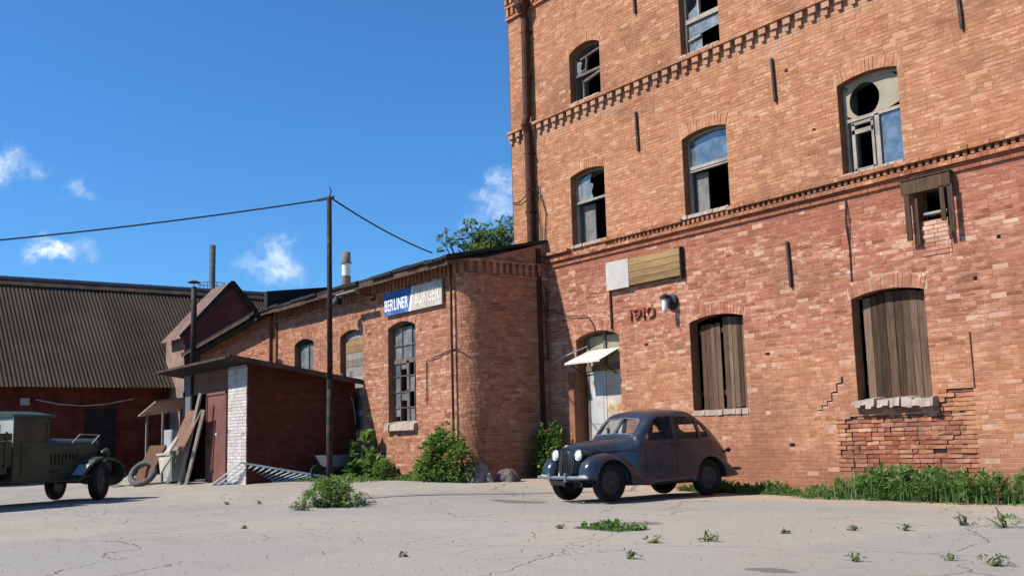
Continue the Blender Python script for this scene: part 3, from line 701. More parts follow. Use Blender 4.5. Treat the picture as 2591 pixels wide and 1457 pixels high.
# off to the right, fourth column (outside the frame)
for o in (W2[3], W3[2], W3[3]):
    m = MB(); frame_bars(m, o, D0+.03, [(o.a+.02, o.z0+1.03, o.b-.02, o.z0+1.03, .07), (o.m, o.z0, o.m, o.z0+1.03, .08)]); w = m.build('window', 'frame_paint', mainb); sill(w, o, .08, .08, seed=9)
# third floor, left: broken bars
o = W3[0]; m = MB(); frame_bars(m, o, D0+.03, [(o.a+.02, 9.78, o.b-.02, 9.78, .06), (-18.72, 9.8, -18.66, 10.2, .04), (-18.9, 10.17, -18.05, 10.28, .04), (-18.85, 9.58, -18.03, 9.72, .06), (-18.82, 9.1, -18.80, 9.6, .045), (-18.95, 9.82, -18.7, 9.9, .03)], w=.05); w = m.build('window', 'frame_dark', mainb); sill(w, o, .1, .09, seed=4)
w['label'] = 'small arched window with a broken dark frame and hardly any glass'
pane(w, [(o.a+.05, 9.82), (o.a+.3, 9.82), (o.a+.2, 9.95), (o.a+.26, 10.1), (o.a+.05, 10.2)], D0, 'pane_dusty'); pane(w, [(o.b-.05, 9.1), (o.b-.22, 9.1), (o.b-.12, 9.2), (o.b-.05, 9.4)], D0, 'pane_dusty')
# third floor, second: dusty panes
o = W3[1]; m = MB(); frame_bars(m, o, D0+.05, [(o.a-.01, 9.85, o.b+.01, 9.85, .10), (-14.93, 9.9, -14.93, 10.6, .05), (o.a+.1, 9.42, -14.9, 9.46, .04)], w=.05); w = m.build('window', 'frame_paint', mainb); sill(w, o, .1, .1, seed=5)
w['label'] = 'window with a wide pale transom and dusty remnants of glass'
pane(w, [(o.a+.09, 9.10), (-14.9, 9.10), (-14.9, 9.40), (o.a+.09, 9.40)], D0, 'pane_dusty'); pane(w, [(o.a+.09, 9.48), (o.b-.06, 9.55), (o.b-.06, 9.78), (o.a+.09, 9.78)], D0, 'pane_dusty')
pane(w, [(o.a+.1, 9.9), (-14.96, 9.9), (-14.96, 10.3), (-15.05, 10.15), (o.a+.1, 10.05)], D0, 'pane_dusty')

# boarded ground-floor windows
def shutter(o, spans, label, seed, lean=0.):
    r = random.Random(seed); m = MB()
    z = o.z0+.3; m.box(o.a+.04, o.b-.04, YM+.235, YM+.25, z, z+.1)
    s = m.build('shutter', 'plank', mainb); s['label'] = label
    m = MB(); z = o.zs-.25; m.box(o.a+.04, o.b-.04, YM+.235, YM+.25, z, z+.1); m.build('batten', 'plank', s)
    for (x0, x1, zt, zb, dd) in spans:
        mm = MB(); e = r.uniform(-.01, .01); t = max(0, min(1, r.gauss(.5, .25))); k = dd-.195
        mm.hexa([pm(x0+.004, k, zb), pm(x1-.004, k, zb+e), pm(x1-.004, k-.022, zb+e), pm(x0+.004, k-.022, zb), pm(x0+.004+lean, k, zt), pm(x1-.004+lean, k, zt+e), pm(x1-.004+lean, k-.022, zt+e), pm(x0+.004+lean, k-.022, zt)], t)
        mm.build('plank', 'plank', s)
o = SH[0]; sp = []; r = random.Random(21); x = o.a+.12
for wd in (.13, .15, .12, .14): sp.append((x, x+wd, o.zs-.06+r.uniform(-.02, .02), o.z0+.03, r.uniform(-.02, .0))); x += wd
x += .07
for wd in (.14, .10, .13, .12, .14): 
    if x+wd < o.b-.01: sp.append((x, x+wd, o.top(x+wd/2)-.05, o.z0+.01+r.uniform(0, .05), r.uniform(-.02, .01))); x += wd
shutter(o, sp, 'pair of warped brown plank shutters with a dark gap between them', 22)
o = SH[1]; sp = []; x = o.a+.1
for wd in (.16, .14, .15, .17, .15, .16, .14, .16, .12):
    e = min(x+wd, o.b-.005)
    if e-x > .04: sp.append((x, e, min(o.top(x), o.top(e))-.02, o.z0+.05, r.uniform(-.012, .004)))
    x = e
shutter(o, sp, 'window closed with broad grey-brown vertical planks', 23)
o = SH[2]; shutter(o, [(o.a+.02+.17*k, o.a+.19+.17*k, o.zs, o.z0+.03, 0) for k in range(8)], 'boarded window past the crumbling bricks', 24)
r = random.Random(66); m = MB(); x = SH[1].a-.04
while x < SH[1].b+.08:
    wd = r.uniform(.06, .13); e = min(x+wd, SH[1].b+.09); pr = .17+r.uniform(-.05, .02); zt_ = 1.60+r.uniform(-.025, .02); zl = 1.47+r.uniform(-.03, .03)+(.04 if x < SH[1].a+.15 else 0)
    m.hexa([pm(x, pr, zl), pm(e-.004, pr+r.uniform(-.02, .02), zl+r.uniform(-.015, .015)), pm(e-.004, -.2, zl), pm(x, -.2, zl), pm(x, pr-.02, zt_), pm(e-.004, pr-.025, zt_+r.uniform(-.012, .012)), pm(e-.004, -.2, zt_+.03), pm(x, -.2, zt_+.03)], r.random()); x = e
sl = m.build('sill', 'plaster_sill', mainb); sl['label'] = 'thick broken pale sill jutting out under the boarded window'
sl = sill(mainb, SH[0], .03, .10, 'plaster_sill', 'sill', 7, .0)
# lime render left on the wall under the first shutters and near the foot of the wall
def lime(cx, cz, rx, rz, seed, n=22):
    r = random.Random(seed); m = MB(); P = [pm(cx+rx*math.cos(k*6.283/n)*r.uniform(.6, 1.1), .011, cz+rz*math.sin(k*6.283/n)*r.uniform(.6, 1.1)) for k in range(n)]
    m.prism(P, (0, .012, 0)); m.build('lime_patch', 'lime_patch', mainb, fixn=True)
# small vent window with plank box round it
v = MB(); v.box(-10.26, -9.36, YM-.16, YM-.12, 4.98, 5.22); v.box(-10.26, -9.36, YM-.16, YM+.0, 5.2, 5.24); w = v.build('vent_hood', 'plank', mainb)
for (a, b, d, z0, z1) in ((-10.22, -10.12, .12, 4.20, 4.99), (-10.08, -10.02, .05, 4.12, 4.95), (-9.56, -9.48, .13, 4.42, 5.0), (-9.42, -9.33, .13, 4.22, 5.0), (-9.5, -9.44, .05, 4.12, 4.9)):
    mm = MB(); mm.box(a, b, YM-d-.03, YM-d, z0, z1, .4); mm.build('plank', 'plank', w)
mm = MB(); mm.box(-9.96, -9.52, YM-.02, YM+.2, 4.60, 4.64); mm.build('sill', 'frame_paint', w)
r = random.Random(5)                                       # later infill of paler bricks under the vent
mm = MB()
for k in range(8):
    x = -10.03+(.06 if k % 2 else 0)
    while x < -9.52:
        e = min(x+.24, -9.5); brick_box(mm, pm, x, e-.01, 3.92+k*.072, 3.92+k*.072+.062, -.02, .014+r.uniform(0, .004), min(1, r.gauss(.9, .1))); x = e
tag(mm.build('infill', 'brick', mainb), kind='stuff')

# door with transom light and tin awning
o = DOOR; m = MB(); zt = 2.62
m.box(o.a+.1, o.a+.2, YM+.22, YM+.30, .15, 3.4); m.box(o.b-.1, o.b-.02, YM+.22, YM+.30, .15, 3.4); m.box(o.a+.1, o.b-.02, YM+.20, YM+.30, zt, zt+.12); m.box(o.m-.03, o.m+.05, YM+.21, YM+.29, zt+.1, 3.5); m.box(o.a+.1, o.b-.02, YM+.30, YM+.34, .15, 3.54)
dr = m.build('door', 'frame_dark', mainb)
m = MB(); m.box(o.a+.2, o.m-.005, YM+.225, YM+.26, .17, zt-.01); m.box(o.a+.3, o.m-.1, YM+.215, YM+.225, .5, 1.2); m.box(o.a+.3, o.m-.1, YM+.215, YM+.225, 1.4, 2.4); m.build('leaf', 'door_pale', dr)
m = MB(); m.box(o.m+.015, o.b-.1, YM+.225, YM+.26, .17, zt-.01); q = m.build('leaf', 'door_rusty', dr); q['label'] = 'right door leaf with an orange rust stain'
m = MB(); m.box(o.m+.02, o.m+.05, YM+.17, YM+.225, 1.15, 1.3); m.build('handle', 'iron', dr)
for a, b in ((o.a+.2, o.m-.03), (o.m+.05, o.b-.1)):
    m = MB(); m.box(a, b, YM+.25, YM+.255, zt+.12, 3.42); m.build('pane', 'beige_board', dr)
m = MB(); y0, z0, z1 = YM-.47, 2.79, 3.09
m.hexa([(-19.12, y0, z0), (-17.87, y0, z0), (-17.87, YM+.18, z1), (-19.02, YM+.18, z1), (-19.12, y0, z0+.012), (-17.87, y0, z0+.012), (-17.87, YM+.18, z1+.012), (-19.02, YM+.18, z1+.012)])
m.hexa([(-19.12, y0-.004, z0-.03), (-17.87, y0-.004, z0-.03), (-17.87, y0+.008, z0-.03), (-19.12, y0+.008, z0-.03), (-19.12, y0-.004, z0+.014), (-17.87, y0-.004, z0+.014), (-17.87, y0+.008, z0+.014), (-19.12, y0+.008, z0+.014)])
aw = m.build('awning', 'sheet_white', mainb)
for x in (-19.0, -17.95):
    m = MB(); m.tube([(x, YM-.42, 2.78), (x, YM+.1, 2.5)], .014, 6); m.tube([(x, YM-.42, 2.78), (x, YM+.15, 3.04)], .014, 6); m.build('bracket', 'iron', aw)
m = MB(); m.box(-19.6, -17.5, YM-.75, YM+.2, -.1, .13); m.build('door_step', 'concrete', mainb)
m = MB(); m.box(-19.46, -19.27, YM-.1, YM, .1, 2.62); m.build('door_pilaster', 'reveal', mainb)
# conduits and cables on the wall
def cable(pts, r, mat, parent, name='cable'):
    m = MB(); m.tube(pts, r, 6); return m.build(name, mat, parent)
cable([(-17.93, YM-.03, 4.4), (-17.92, YM-.03, 3.5)], .025, 'pipe_brown', mainb, 'conduit')
cable([(-11.47, YM-.02, 5.16), (-11.50, YM-.03, 4.8), (-11.46, YM-.02, 4.3), (-11.47, YM-.02, 3.7)], .012, 'iron', mainb)
cable([(-11.47, YM-.02, 5.2), (-11.42, YM-.03, 4.8), (-11.46, YM-.02, 4.4)], .009, 'iron', mainb)
cable([(-20.45, YM-.04, 7.35), (-20.5, YM-.05, 6.8), (-20.42, YM-.04, 6.2), (-20.46, YM-.05, 5.4), (-20.25, YM-.06, 4.6), (-20.22, YM-.06, 4.0)], .013, 'cable', mainb)
cable([(-21.6, YM-.04, 7.15), (-21.3, YM-.06, 7.08), (-21.0, YM-.06, 7.18), (-20.6, YM-.25, 7.3), (-20.4, YM-.05, 7.15), (-20.2, YM-.03, 6.6), (-20.28, YM-.04, 5.9)], .013, 'cable', mainb)
cable([(-20.2, YM-.06, 4.2), (-19.4, YM-.05, 3.95), (-18.75, YM-.06, 3.9), (-18.55, YM-.03, 3.65), (-18.5, YM-.02, 3.5)], .010, 'cable', mainb)
cable([(-20.25, YM-.05, 2.75), (-19.8, YM-.2, 2.9), (-19.1, YM-.25, 3.05), (-18.95, YM+.1, 3.2)], .016, 'cable_grey', mainb)

# ------------------------------------------------------------------ things fixed to the tall building
def text_mesh(txt, size, ext, font_shear=0., bold=.0):
    cu = bpy.data.curves.new('text', 'FONT'); cu.body = txt; cu.size = size; cu.extrude = ext; cu.shear = font_shear; cu.offset = bold; cu.align_x = 'LEFT'
    o = bpy.data.objects.new('text', cu); COL.objects.link(o); dg = bpy.context.evaluated_depsgraph_get()
    me = bpy.data.meshes.new_from_object(o.evaluated_get(dg)); bpy.data.objects.remove(o); bpy.data.curves.remove(cu); return me
def letters(parent, txt, x0, x1, y, z0, z1, mat, ext=.006, shear=0., bold=.01, name='letter', slope=0.):
    # each letter its own mesh, fitted between x0 and x1
    parts = []; pen = 0.
    for ch in txt:
        me = text_mesh(ch, 1., .02, shear, bold); xs = [v.co.x for v in me.vertices]; zs = [v.co.y for v in me.vertices]
        parts.append((me, pen-min(xs), min(zs), max(zs))); pen += max(xs)-min(xs)+.09
    k = (x1-x0)/(pen-.09); h = max(p[3] for p in parts)
    for me, off, zl, zh in parts:
        for v in me.vertices:
            x, zz, e = v.co.x+off, v.co.y, v.co.z
            v.co = Vector((x0+x*k, y-(e/.02)*ext, z0+(zz/h)*(z1-z0)+slope*x*k))-ORG[root_of(parent).name]
        me.materials.append(MATS[mat]); me.name = name
        o = bpy.data.objects.new(name, me); COL.objects.link(o); o.parent = parent
# numerals of the year, raised in brick
yr = mainb
letters(mainb, '1910', -17.3, -16.5, YM-.02, 3.62, 3.86, 'brick', .03, bold=-.004, name='raised_numeral', slope=0)

sb = thing('sign_board', 'long tan plank signboard with a pale metal panel at its left end', 'sign', (-16.75, YM-.1, 4.36))
m = MB(); m.box(-17.9, -15.62, YM-.09, YM-.002, 4.38, 4.96); m.build('frame', 'plank', sb)
for k in range(4):
    z = 4.385+k*.148; m = MB(); m.box(-17.2, -15.60+.01*(k % 2), YM-.115, YM-.092, z+.004, z+.142, .3+.15*k); m.build('plank', 'plank_tan', sb)
m = MB(); m.box(-17.94, -17.19, YM-.125, YM-.092, 4.36, 5.0); m.build('panel', 'board_panel', sb)
m = MB(); m.box(-15.6, -15.57, YM-.12, YM, 4.33, 5.0); m.build('end_cap', 'iron', sb)

wl = thing('wall_lamp', 'round black and white lamp on the brick wall right of the raised numerals', 'lamp', (-15.95, YM, 3.75))
m = MB(); m.lathe((-15.95, YM-.04, 3.88), (0, -1, 0), [(.0, -.03), (.16, -.03), (.16, .03), (.12, .06), (.0, .06)], 20); m.tube([(-15.95, YM-.04, 3.96), (-15.95, YM-.22, 4.02), (-15.95, YM-.26, 3.95)], .025, 8); m.build('back_plate', 'iron_black', wl)
m = MB(); m.lathe((-15.95, YM-.26, 3.62), (0, 0, 1), [(.0, 0), (.05, .02), (.062, .12), (.055, .30), (.03, .34)], 14); m.build('bulb_glass', 'lamp_glass', wl, smooth=True)
m = MB(); m.lathe((-15.95, YM-.26, 3.93), (0, 0, 1), [(.09, 0), (.085, .05), (.04, .09), (.0, .1)], 14); m.build('hood', 'iron_black', wl)

# ------------------------------------------------------------------ low wing with rounded corner
YF, XS, RC = 13.3, -20.3, .55
wing = thing('brick_wing', 'low single-storey brick wing with a rounded corner and arched windows', 'building', (-25, YF, .2))
S1 = XS-RC; ARC = RC*math.pi/2; S2 = S1+ARC; S3 = S2+(YM-YF-RC)
def pw(s, d, z):
    if s <= S1: return Vector((s, YF-d, z))
    if s <= S2:
        a = (s-S1)/RC; return Vector((S1+(RC+d)*math.sin(a), YF+RC-(RC+d)*math.cos(a), z))
    return Vector((XS+d, YF+RC+(s-S2), z))
def wtop(s):
    return 5.33 if s <= S2 else 5.33+.52*min(1, (s-S2)/(S3-S2))
XW = -31.25
WW = [Op(-29.82, -28.47, 2.3, 4.09, .14, .25, .18, .5), Op(-26.75, -25.38, 1.45, 4.05, .15, .25, .18), Op(-24.0, -22.6, 1.57, 4.0, .14, .25, .18, .5)]
m = MB(); sheet(m, pw, XW, S3, -.1, lambda s: wtop(s)+.02, WW, -.004, .04); m.build('wall', 'mortar_wing', wing)
for o in WW:
    reveal(pw, o, -.005, -o.depth).build('window_reveal', 'reveal', wing)
    if o.inner: reveal(pw, o, -o.depth, -o.inner).build('inner_reveal', 'plaster_inner', wing)
def mod_wing(a, b, z0, z1, t, r):
    if b > S1 and a < S2 and b-a > .1: return None
    return None
brickwork(wing, pw, XW, S3, -.02, wtop, WW, 'brick_wing', 31, 200, 0, None, None, flat_until=S1, z_ind=1.2, SL=.25, arc=(S1, S2))
for k, o in enumerate(WW): arch_bricks(wing, pw, o, 'brick_wing', 80+k)
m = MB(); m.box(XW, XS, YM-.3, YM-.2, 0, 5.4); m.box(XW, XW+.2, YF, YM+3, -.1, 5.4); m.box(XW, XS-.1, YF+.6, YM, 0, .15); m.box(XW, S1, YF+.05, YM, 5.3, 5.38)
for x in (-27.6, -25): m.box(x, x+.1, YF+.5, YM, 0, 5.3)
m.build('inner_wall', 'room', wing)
def wcourse(z0, z1, pr, seed, s1=None, mat='brick_wing'):
    r = random.Random(seed); m = MB(); x = XW
    while x < (s1 or S3):
        L = .12 if (x > S1-.1 and x < S2) else r.choice((.25, .25, .12)); e = min(s1 or S3, x+L)
        if r.random() > .025: brick_box(m, pw, x, e-.009, z0, z1, -.04, pr+r.uniform(-.006, .006), max(0, min(1, r.gauss(.5, .18))))
        x = e
    tag(m.build('cornice_course', mat, wing), kind='stuff')
wcourse(4.93, 4.995, .045, 1); wcourse(5.255, 5.32, .10, 3)
r = random.Random(6); x = XW+.1; nd = 0
SHW = {}
while x < S3-.1:
    a = pw(x-.04, 0, 0); vv = r.randrange(3)
    if x < S1 or x > S2:
        key = (vv,)
        if key not in SHW:
            m = MB(); brick_box(m, lambda s, d, z: Vector((s, -d, z)), -.045, .045, -.125, .125, -.03, .085, (.4, .5, .6)[vv]); me = bpy.data.meshes.new('dentil'); me.from_pydata(m.v, [], m.f)
            at = me.attributes.new('tint', 'FLOAT', 'FACE'); at.data.foreach_set('value', m.t); me.materials.append(MATS['brick_wing']); SHW[key] = me
        o = bpy.data.objects.new('dentil', SHW[key]); COL.objects.link(o); o.parent = wing; o.location = pw(x, 0, 5.128)-ORG[wing.name]; o.rotation_euler = (0, 0, 0 if x < S1 else math.pi/2)
    else:
        m = MB(); brick_box(m, pw, x-.045, x+.045, 5.003, 5.253, -.03, .085, .5); m.build('dentil', 'brick_wing', wing)
    x += .19
# roof: bitumen sheets on boards, edge uneven
m = MB(); r = random.Random(9); x = XW-.25; sl = .21
def rz_(y): return 5.26+(y-12.78)*sl
while x < XS+.05:
    e = min(x+r.uniform(.7, 1.1), XS+.1); dy = r.uniform(-.04, .05); dz = r.uniform(-.015, .03)
    y0, y1 = 12.78+dy, 20.0 if e < XL else YM-.02
    if x < XL < e: y1 = YM-.02
    m.hexa([(x, y0, rz_(y0)+dz), (e, y0, rz_(y0)+dz+r.uniform(-.02, .02)), (e, y1, rz_(y1)), (x, y1, rz_(y1)), (x, y0, rz_(y0)+dz+.07), (e, y0, rz_(y0)+dz+.08), (e, y1, rz_(y1)+.07), (x, y1, rz_(y1)+.07)]); x = e-.004
rf = m.build('roof', 'roof_bitumen', wing)
m = MB(); x = XW-.2; r = random.Random(14)
while x < XS-.1:
    e = min(x+r.uniform(1.2, 2.2), XS+.02); m.box(x, e-.02, 12.82, 12.85, rz_(12.82)-.13+r.uniform(-.03, .03), rz_(12.82)-.005, r.random()); x = e
m.build('fascia_board', 'roof_edge', rf)
m = MB(); m.hexa([(-31.48, 13.0, 5.2), (-31.24, 13.0, 5.2), (-31.24, 15.2, 5.4), (-31.48, 15.2, 5.4), (-31.48, 13.0, 5.93), (-31.24, 13.0, 5.93), (-31.24, 15.2, 6.2), (-31.48, 15.2, 6.2)]); m.build('parapet', 'roof_bitumen', rf, fixn=True)
m = MB(); m.box(XW-.08, XW+.16, YF-.06, YF+.3, 0, 5.42); m.build('end_pier', 'reveal', wing)
# wing windows
def frame_w(o, bars, mat='frame_dark', d=-.16, w=.05, th=.05):
    m = MB(); m.box(o.a+.005, o.a+w, YF-d, YF-d+th, o.z0, o.zs); m.box(o.b-w, o.b-.005, YF-d, YF-d+th, o.z0, o.zs); n = 8
    for k in range(n):
        s0 = o.a+.01+(o.b-o.a-.02)*k/n; s1 = o.a+.01+(o.b-o.a-.02)*(k+1)/n
        q = [(s0, o.top(s0)-w), (s1, o.top(s1)-w), (s1, o.top(s1)-.004), (s0, o.top(s0)-.004)]
        m.prism([pw(s, d, z) for s, z in q], (0, th, 0))
    for (x0, z0, x1, z1, bw) in bars: m.bar((x0, YF-d+th/2, z0), (x1, YF-d+th/2, z1), th*1.05, bw, up=(0, 0, 1) if abs(x1-x0) > abs(z1-z0) else (1, 0, 0))
    return m.build('window', mat, wing, fixn=True)
def wpane(parent, x0, x1, z0, z1, mat, d=-.19, cut=None):
    m = MB(); p = [(x0, z0), (x1, z0), (x1, z1), (x0, z1)] if not cut else cut
    m.prism([pw(s, d, z) for s, z in p], (0, .005, 0)); m.build('pane', mat, parent, fixn=True)
o = WW[0]; w = frame_w(o, [(o.a, 3.3, o.b, 3.3, .06), (o.m, 3.3, o.m, 4.2, .04)]); w['label'] = 'small arched window showing over the shed roof'
wpane(w, o.a+.05, o.m-.02, 3.33, 4.1, 'pane_dusty'); wpane(w, o.m+.02, o.b-.05, 3.33, 4.1, 'pane_dusty')
m = MB(); m.box(o.a+.5, o.b-.05, YF+.2, YF+.22, 2.9, 3.25); m.build('inner_board', 'beige_board', w)
o = WW[1]; w = frame_w(o, [(o.a, 3.14, o.b, 3.14, .10)], 'plank_grey'); w['label'] = 'tall arched opening closed with weathered grey boards'
r = random.Random(3)
for k in range(5):
    z = 3.2+k*.19; m = MB(); m.box(o.a+.05, o.b-.05, YF+.15+.006*(k % 2), YF+.175+.006*(k % 2), z, z+.182, r.random()); m.build('plank', 'plank_tan' if k in (2, 3) else 'plank_grey', w)
for k in range(9):
    z = 1.46+k*.185; m = MB(); m.box(o.m-.25, o.b-.06, YF+.15+.006*(k % 2), YF+.175+.006*(k % 2), z, z+.178, r.random()); m.build('plank', 'plank_grey', w)
for k in range(2): m = MB(); m.box(o.a+.06+.17*k, o.a+.22+.17*k, YF+.16, YF+.18, 1.46, 3.1, r.random()); m.build('plank', 'plank_grey', w)
o = WW[2]; zt = 3.15
bars = [(o.a, zt, o.b, zt, .12), (o.m+.03, o.z0, o.m+.03, zt, .12)]+[(o.a+.04, o.z0+k*.4, o.b-.04, o.z0+k*.4, .025) for k in range(1, 4)]+[(o.a+.34, o.z0, o.a+.34, zt, .025), (o.b-.34, o.z0, o.b-.34, zt, .025), (o.a+.04, 3.55, o.b-.04, 3.55, .025), (o.a+.45, zt, o.a+.45, 4.1, .025), (o.a+.95, zt, o.a+.95, 4.1, .025)]
w = frame_w(o, bars, 'frame_dark'); w['label'] = 'tall arched window with many small dusty and broken panes'
r = random.Random(13); xs = [o.a+.05, o.a+.33, o.m-.03]; xs2 = [o.m+.09, o.b-.35, o.b-.05]; zs = [o.z0+.01+.4*k for k in range(4)]+[zt-.06]
for X in (xs, xs2):
    for i in range(2):
        for j in range(4):
            q = r.random()
            if q < .22: continue
            wpane(w, X[i]+.01, X[i+1]-.01, zs[j]+(.16 if q < .38 else .0)+.01, zs[j+1]-.01, 'pane_dusty' if q < .8 else 'pane')
for (a, b) in ((o.a+.06, o.a+.44), (o.a+.46, o.a+.94), (o.a+.96, o.b-.06)):
    wpane(w, a, b, zt+.06, 3.54, 'pane' if a > o.a+.5 else 'pane_dusty'); wpane(w, a, b, 3.56, 4.02, 'pane' if a > o.a+.5 else 'pane_dusty')
def sill_w(parent, o, pr, t):
    r = random.Random(2); m = MB(); n = 7
    for k in range(n):
        a = o.a-.02+(o.b-o.a+.06)*k/n; b = o.a-.02+(o.b-o.a+.06)*(k+1)/n; p = pr+r.uniform(-.03, .01)
        m.hexa([pw(a, p, o.z0-t), pw(b, p, o.z0-t), pw(b, -.2, o.z0-t), pw(a, -.2, o.z0-t), pw(a, p-.02, o.z0-.02+r.uniform(-.01, .02)), pw(b, p-.02, o.z0-.02), pw(b, -.2, o.z0+.06), pw(a, -.2, o.z0+.06)])
    m.build('sill', 'plaster_sill', parent)
sill_w(w, WW[2], .13, .18); 
# rain pipe, cables
m = MB(); m.tube([(-20.78, YF-.09, 5.2), (-20.78, YF-.09, 1.15), (-20.76, YF-.14, .95)], .032, 8); m.build('rain_pipe', 'pipe_brown', wing)
cable([(-22.05, YF-.03, 2.0), (-22.03, YF-.03, 3.05), (-21.6, YF-.04, 3.1), (-20.9, YF-.03, 3.22), (-20.5, YF+.0, 3.2)], .014, 'iron', wing)
cable([(-26.1, YF-.3, 3.0), (-25.9, YF-.22, 2.6), (-25.75, YF-.12, 2.2), (-25.65, YF-.08, 1.6)], .012, 'cable_grey', wing)
cable([(-20.2, YF+2.0, 5.3), (-20.15, YF+2.2, 4.2), (-20.2, YF+2.3, 3.0)], .02, 'cable', wing)
m = MB(); m.box(XS-.01, XS+.05, YM-.32, YM-.2, .2, 5.7); m.build('rain_pipe', 'pipe_brown', wing)

# shop sign on the wing
sg = thing('shop_sign', 'blue and cream painted shop sign with white lettering above the tall arched window', 'sign', (-22.6, YF-.08, 4.33))
m = MB(); m.box(-24.0, -21.18, YF-.09, YF-.045, 4.33, 4.93); m.build('backing', 'sheet_grey', sg)
y = YF-.098
m = MB(); m.prism([(-24.0, y, 4.33), (-22.76, y, 4.33), (-22.58, y, 4.93), (-24.0, y, 4.93)], (0, .008, 0)); m.build('blue_panel', 'sign_blue', sg, fixn=True)
m = MB(); m.prism([(-22.76, y, 4.33), (-22.66, y, 4.33), (-22.48, y, 4.93), (-22.58, y, 4.93)], (0, .006, 0)); m.build('dividing_stripe', 'letter_white', sg, fixn=True)
m = MB(); m.prism([(-22.66, y, 4.33), (-21.18, y, 4.33), (-21.18, y, 4.93), (-22.48, y, 4.93)], (0, .008, 0)); m.build('cream_panel', 'sign_cream', sg, fixn=True)
letters(sg, 'BERLINER', -23.97, -22.76, y-.004, 4.45, 4.74, 'letter_white', .004, bold=.02)
letters(sg, 'BURGER', -22.42, -21.28, y-.004, 4.47, 4.80, 'letter_pale', .004, bold=.015)
for x in (-23.8, -21.4): m = MB(); m.box(x, x+.05, YF-.045, YF, 4.4, 4.85); m.build('bracket', 'iron', sg)

fl = thing('yard_lamp', 'dark floodlight on a bracket under the eaves left of the shop sign', 'lamp', (-25.2, YF, 4.9))
m = MB(); m.tube([(-24.75, YF, 4.98), (-24.78, YF-.35, 5.02), (-25.0, YF-.55, 5.02), (-25.6, YF-.6, 5.0)], .025, 8); m.box(-24.85, -24.65, YF-.03, YF, 4.85, 5.1); m.build('arm', 'pipe_brown', fl)
m = MB(); m.lathe((-25.75, YF-.6, 4.9), (.25, 0, 1), [(.16, -.06), (.14, .02), (.06, .14), (.0, .16)], 14); m.build('shade', 'iron_black', fl)
m = MB(); m.box(-25.7, -24.6, YF-.66, YF-.5, 5.06, 5.08); m.build('cover_plate', 'sheet_grey', fl)

# ------------------------------------------------------------------ lean-to beside the wing
YL = 13.16
lean = thing('lean_to', 'lit brick lean-to with a steep dark roof left of the low wing', 'shed', (-34.5, YL, .2))
def plt(s, d, z): return Vector((s, YL-d, z))
def ltop(s): return 5.12+(s+31.4)*(.72/6.4)
m = MB(); sheet(m, plt, -37.8, -31.42, -.1, lambda s: ltop(s)+.1, [], -.012); m.build('wall', 'mortar_wing', lean)
brickwork(lean, plt, -37.8, -31.42, 2.2, ltop, [], 'brick_wing', 33, 60, 0, z_ind=3.4)
m = MB(); m.box(-31.44, -31.40, YL-.01, 13.4, 0, 5.2); m.box(-37.8, -37.75, YL, 15, 0, 4.4); m.build('side_wall', 'reveal', lean)
m = MB()
for (y0, y1, dz, th) in ((12.6, 16.5, .06, .1), (12.70, 12.76, -.12, .16)):
    a, b = -31.35, -38.2
    m.hexa([(b, y0, ltop(b)+dz), (a, y0, ltop(a)+dz), (a, y1, ltop(a)+dz), (b, y1, ltop(b)+dz), (b, y0, ltop(b)+dz+th), (a, y0, ltop(a)+dz+th), (a, y1, ltop(a)+dz+th), (b, y1, ltop(b)+dz+th)])
m.build('roof', 'roof_bitumen', lean)
m = MB(); m.bar((-31.6, 12.58, ltop(-31.6)+.03), (-38.1, 12.58, ltop(-38.1)+.03), .03, .07); m.build('verge_board', 'roof_edge', lean)

# ------------------------------------------------------------------ barn with corrugated roof
XB, ZB, XRG, ZRG = -40.0, 3.36, -45.0, 7.78
barn = thing('barn', 'long dark red barn with a huge corrugated grey-brown roof', 'building', (XB-.6, 8, .2))
m = MB(); m.box(XB-.62, XB-.6, -8, 24, -.1, ZB+.4); m.build('wall', 'wall_red', barn)
m = MB(); m.box(XRG-6, XB-.7, 23.9, 24, 0, ZB); m.prism([(XB-.6, -7.9, 0), (XB-.6, -7.9, ZB+.5), (XRG, -7.9, ZRG-.1), (XRG-5, -7.9, ZB), (XRG-5, -7.9, 0)], (0, .05, 0)); m.box(XRG-5, XRG-4.9, -8, 24, 0, ZB); m.build('back_wall', 'wall_red', barn, fixn=True)
m = MB(); pit = .145; n = int(32.5/pit); r = random.Random(12)      # each sheet column is one part
cols = 9                                                             # waves per sheet
k = 0; y = -8.3
SN = (Vector((XB-XRG, 0, ZB-ZRG))).normalized(); nrm = Vector((ZRG-ZB, 0, XB-XRG)).normalized()
tot = math.hypot(XB-XRG, ZRG-ZB)
while y < 24.2:
    for tier in range(1):
        mm = MB(); t0, t1 = 0., 1.; off = .012*tier*0+.02*(2-tier)*.5; tt = max(0, min(1, r.gauss(.5, .22))); ns = cols*4; jit = r.uniform(-.01, .01)
        for q, t in enumerate((t0, t1)):
            P = Vector((XRG, 0, ZRG)).lerp(Vector((XB, 0, ZB)), min(t, 1.0)) + nrm*(off if q else off+.0-.012)
            for i in range(ns+1):
                yy = y+i*pit/4; h = .021*math.cos(2*math.pi*i/4.)
                mm.v.append(P+nrm*(h+jit)+Vector((0, yy, 0)))
        for i in range(ns): mm.f.append((i, i+1, ns+2+i, ns+1+i)); mm.t.append(tt)
        o = mm.build('roof_sheet', 'slate_sheet', barn, smooth=True)
    y += cols*pit-.004
m = MB(); b2 = XRG-5.
m.hexa([(b2, -8.3, ZB), (XRG, -8.3, ZRG-.06), (XRG, 24.3, ZRG-.06), (b2, 24.3, ZB), (b2, -8.3, ZB+.05), (XRG, -8.3, ZRG), (XRG, 24.3, ZRG), (b2, 24.3, ZB+.05)]); m.build('back_roof', 'roof_bitumen', barn)
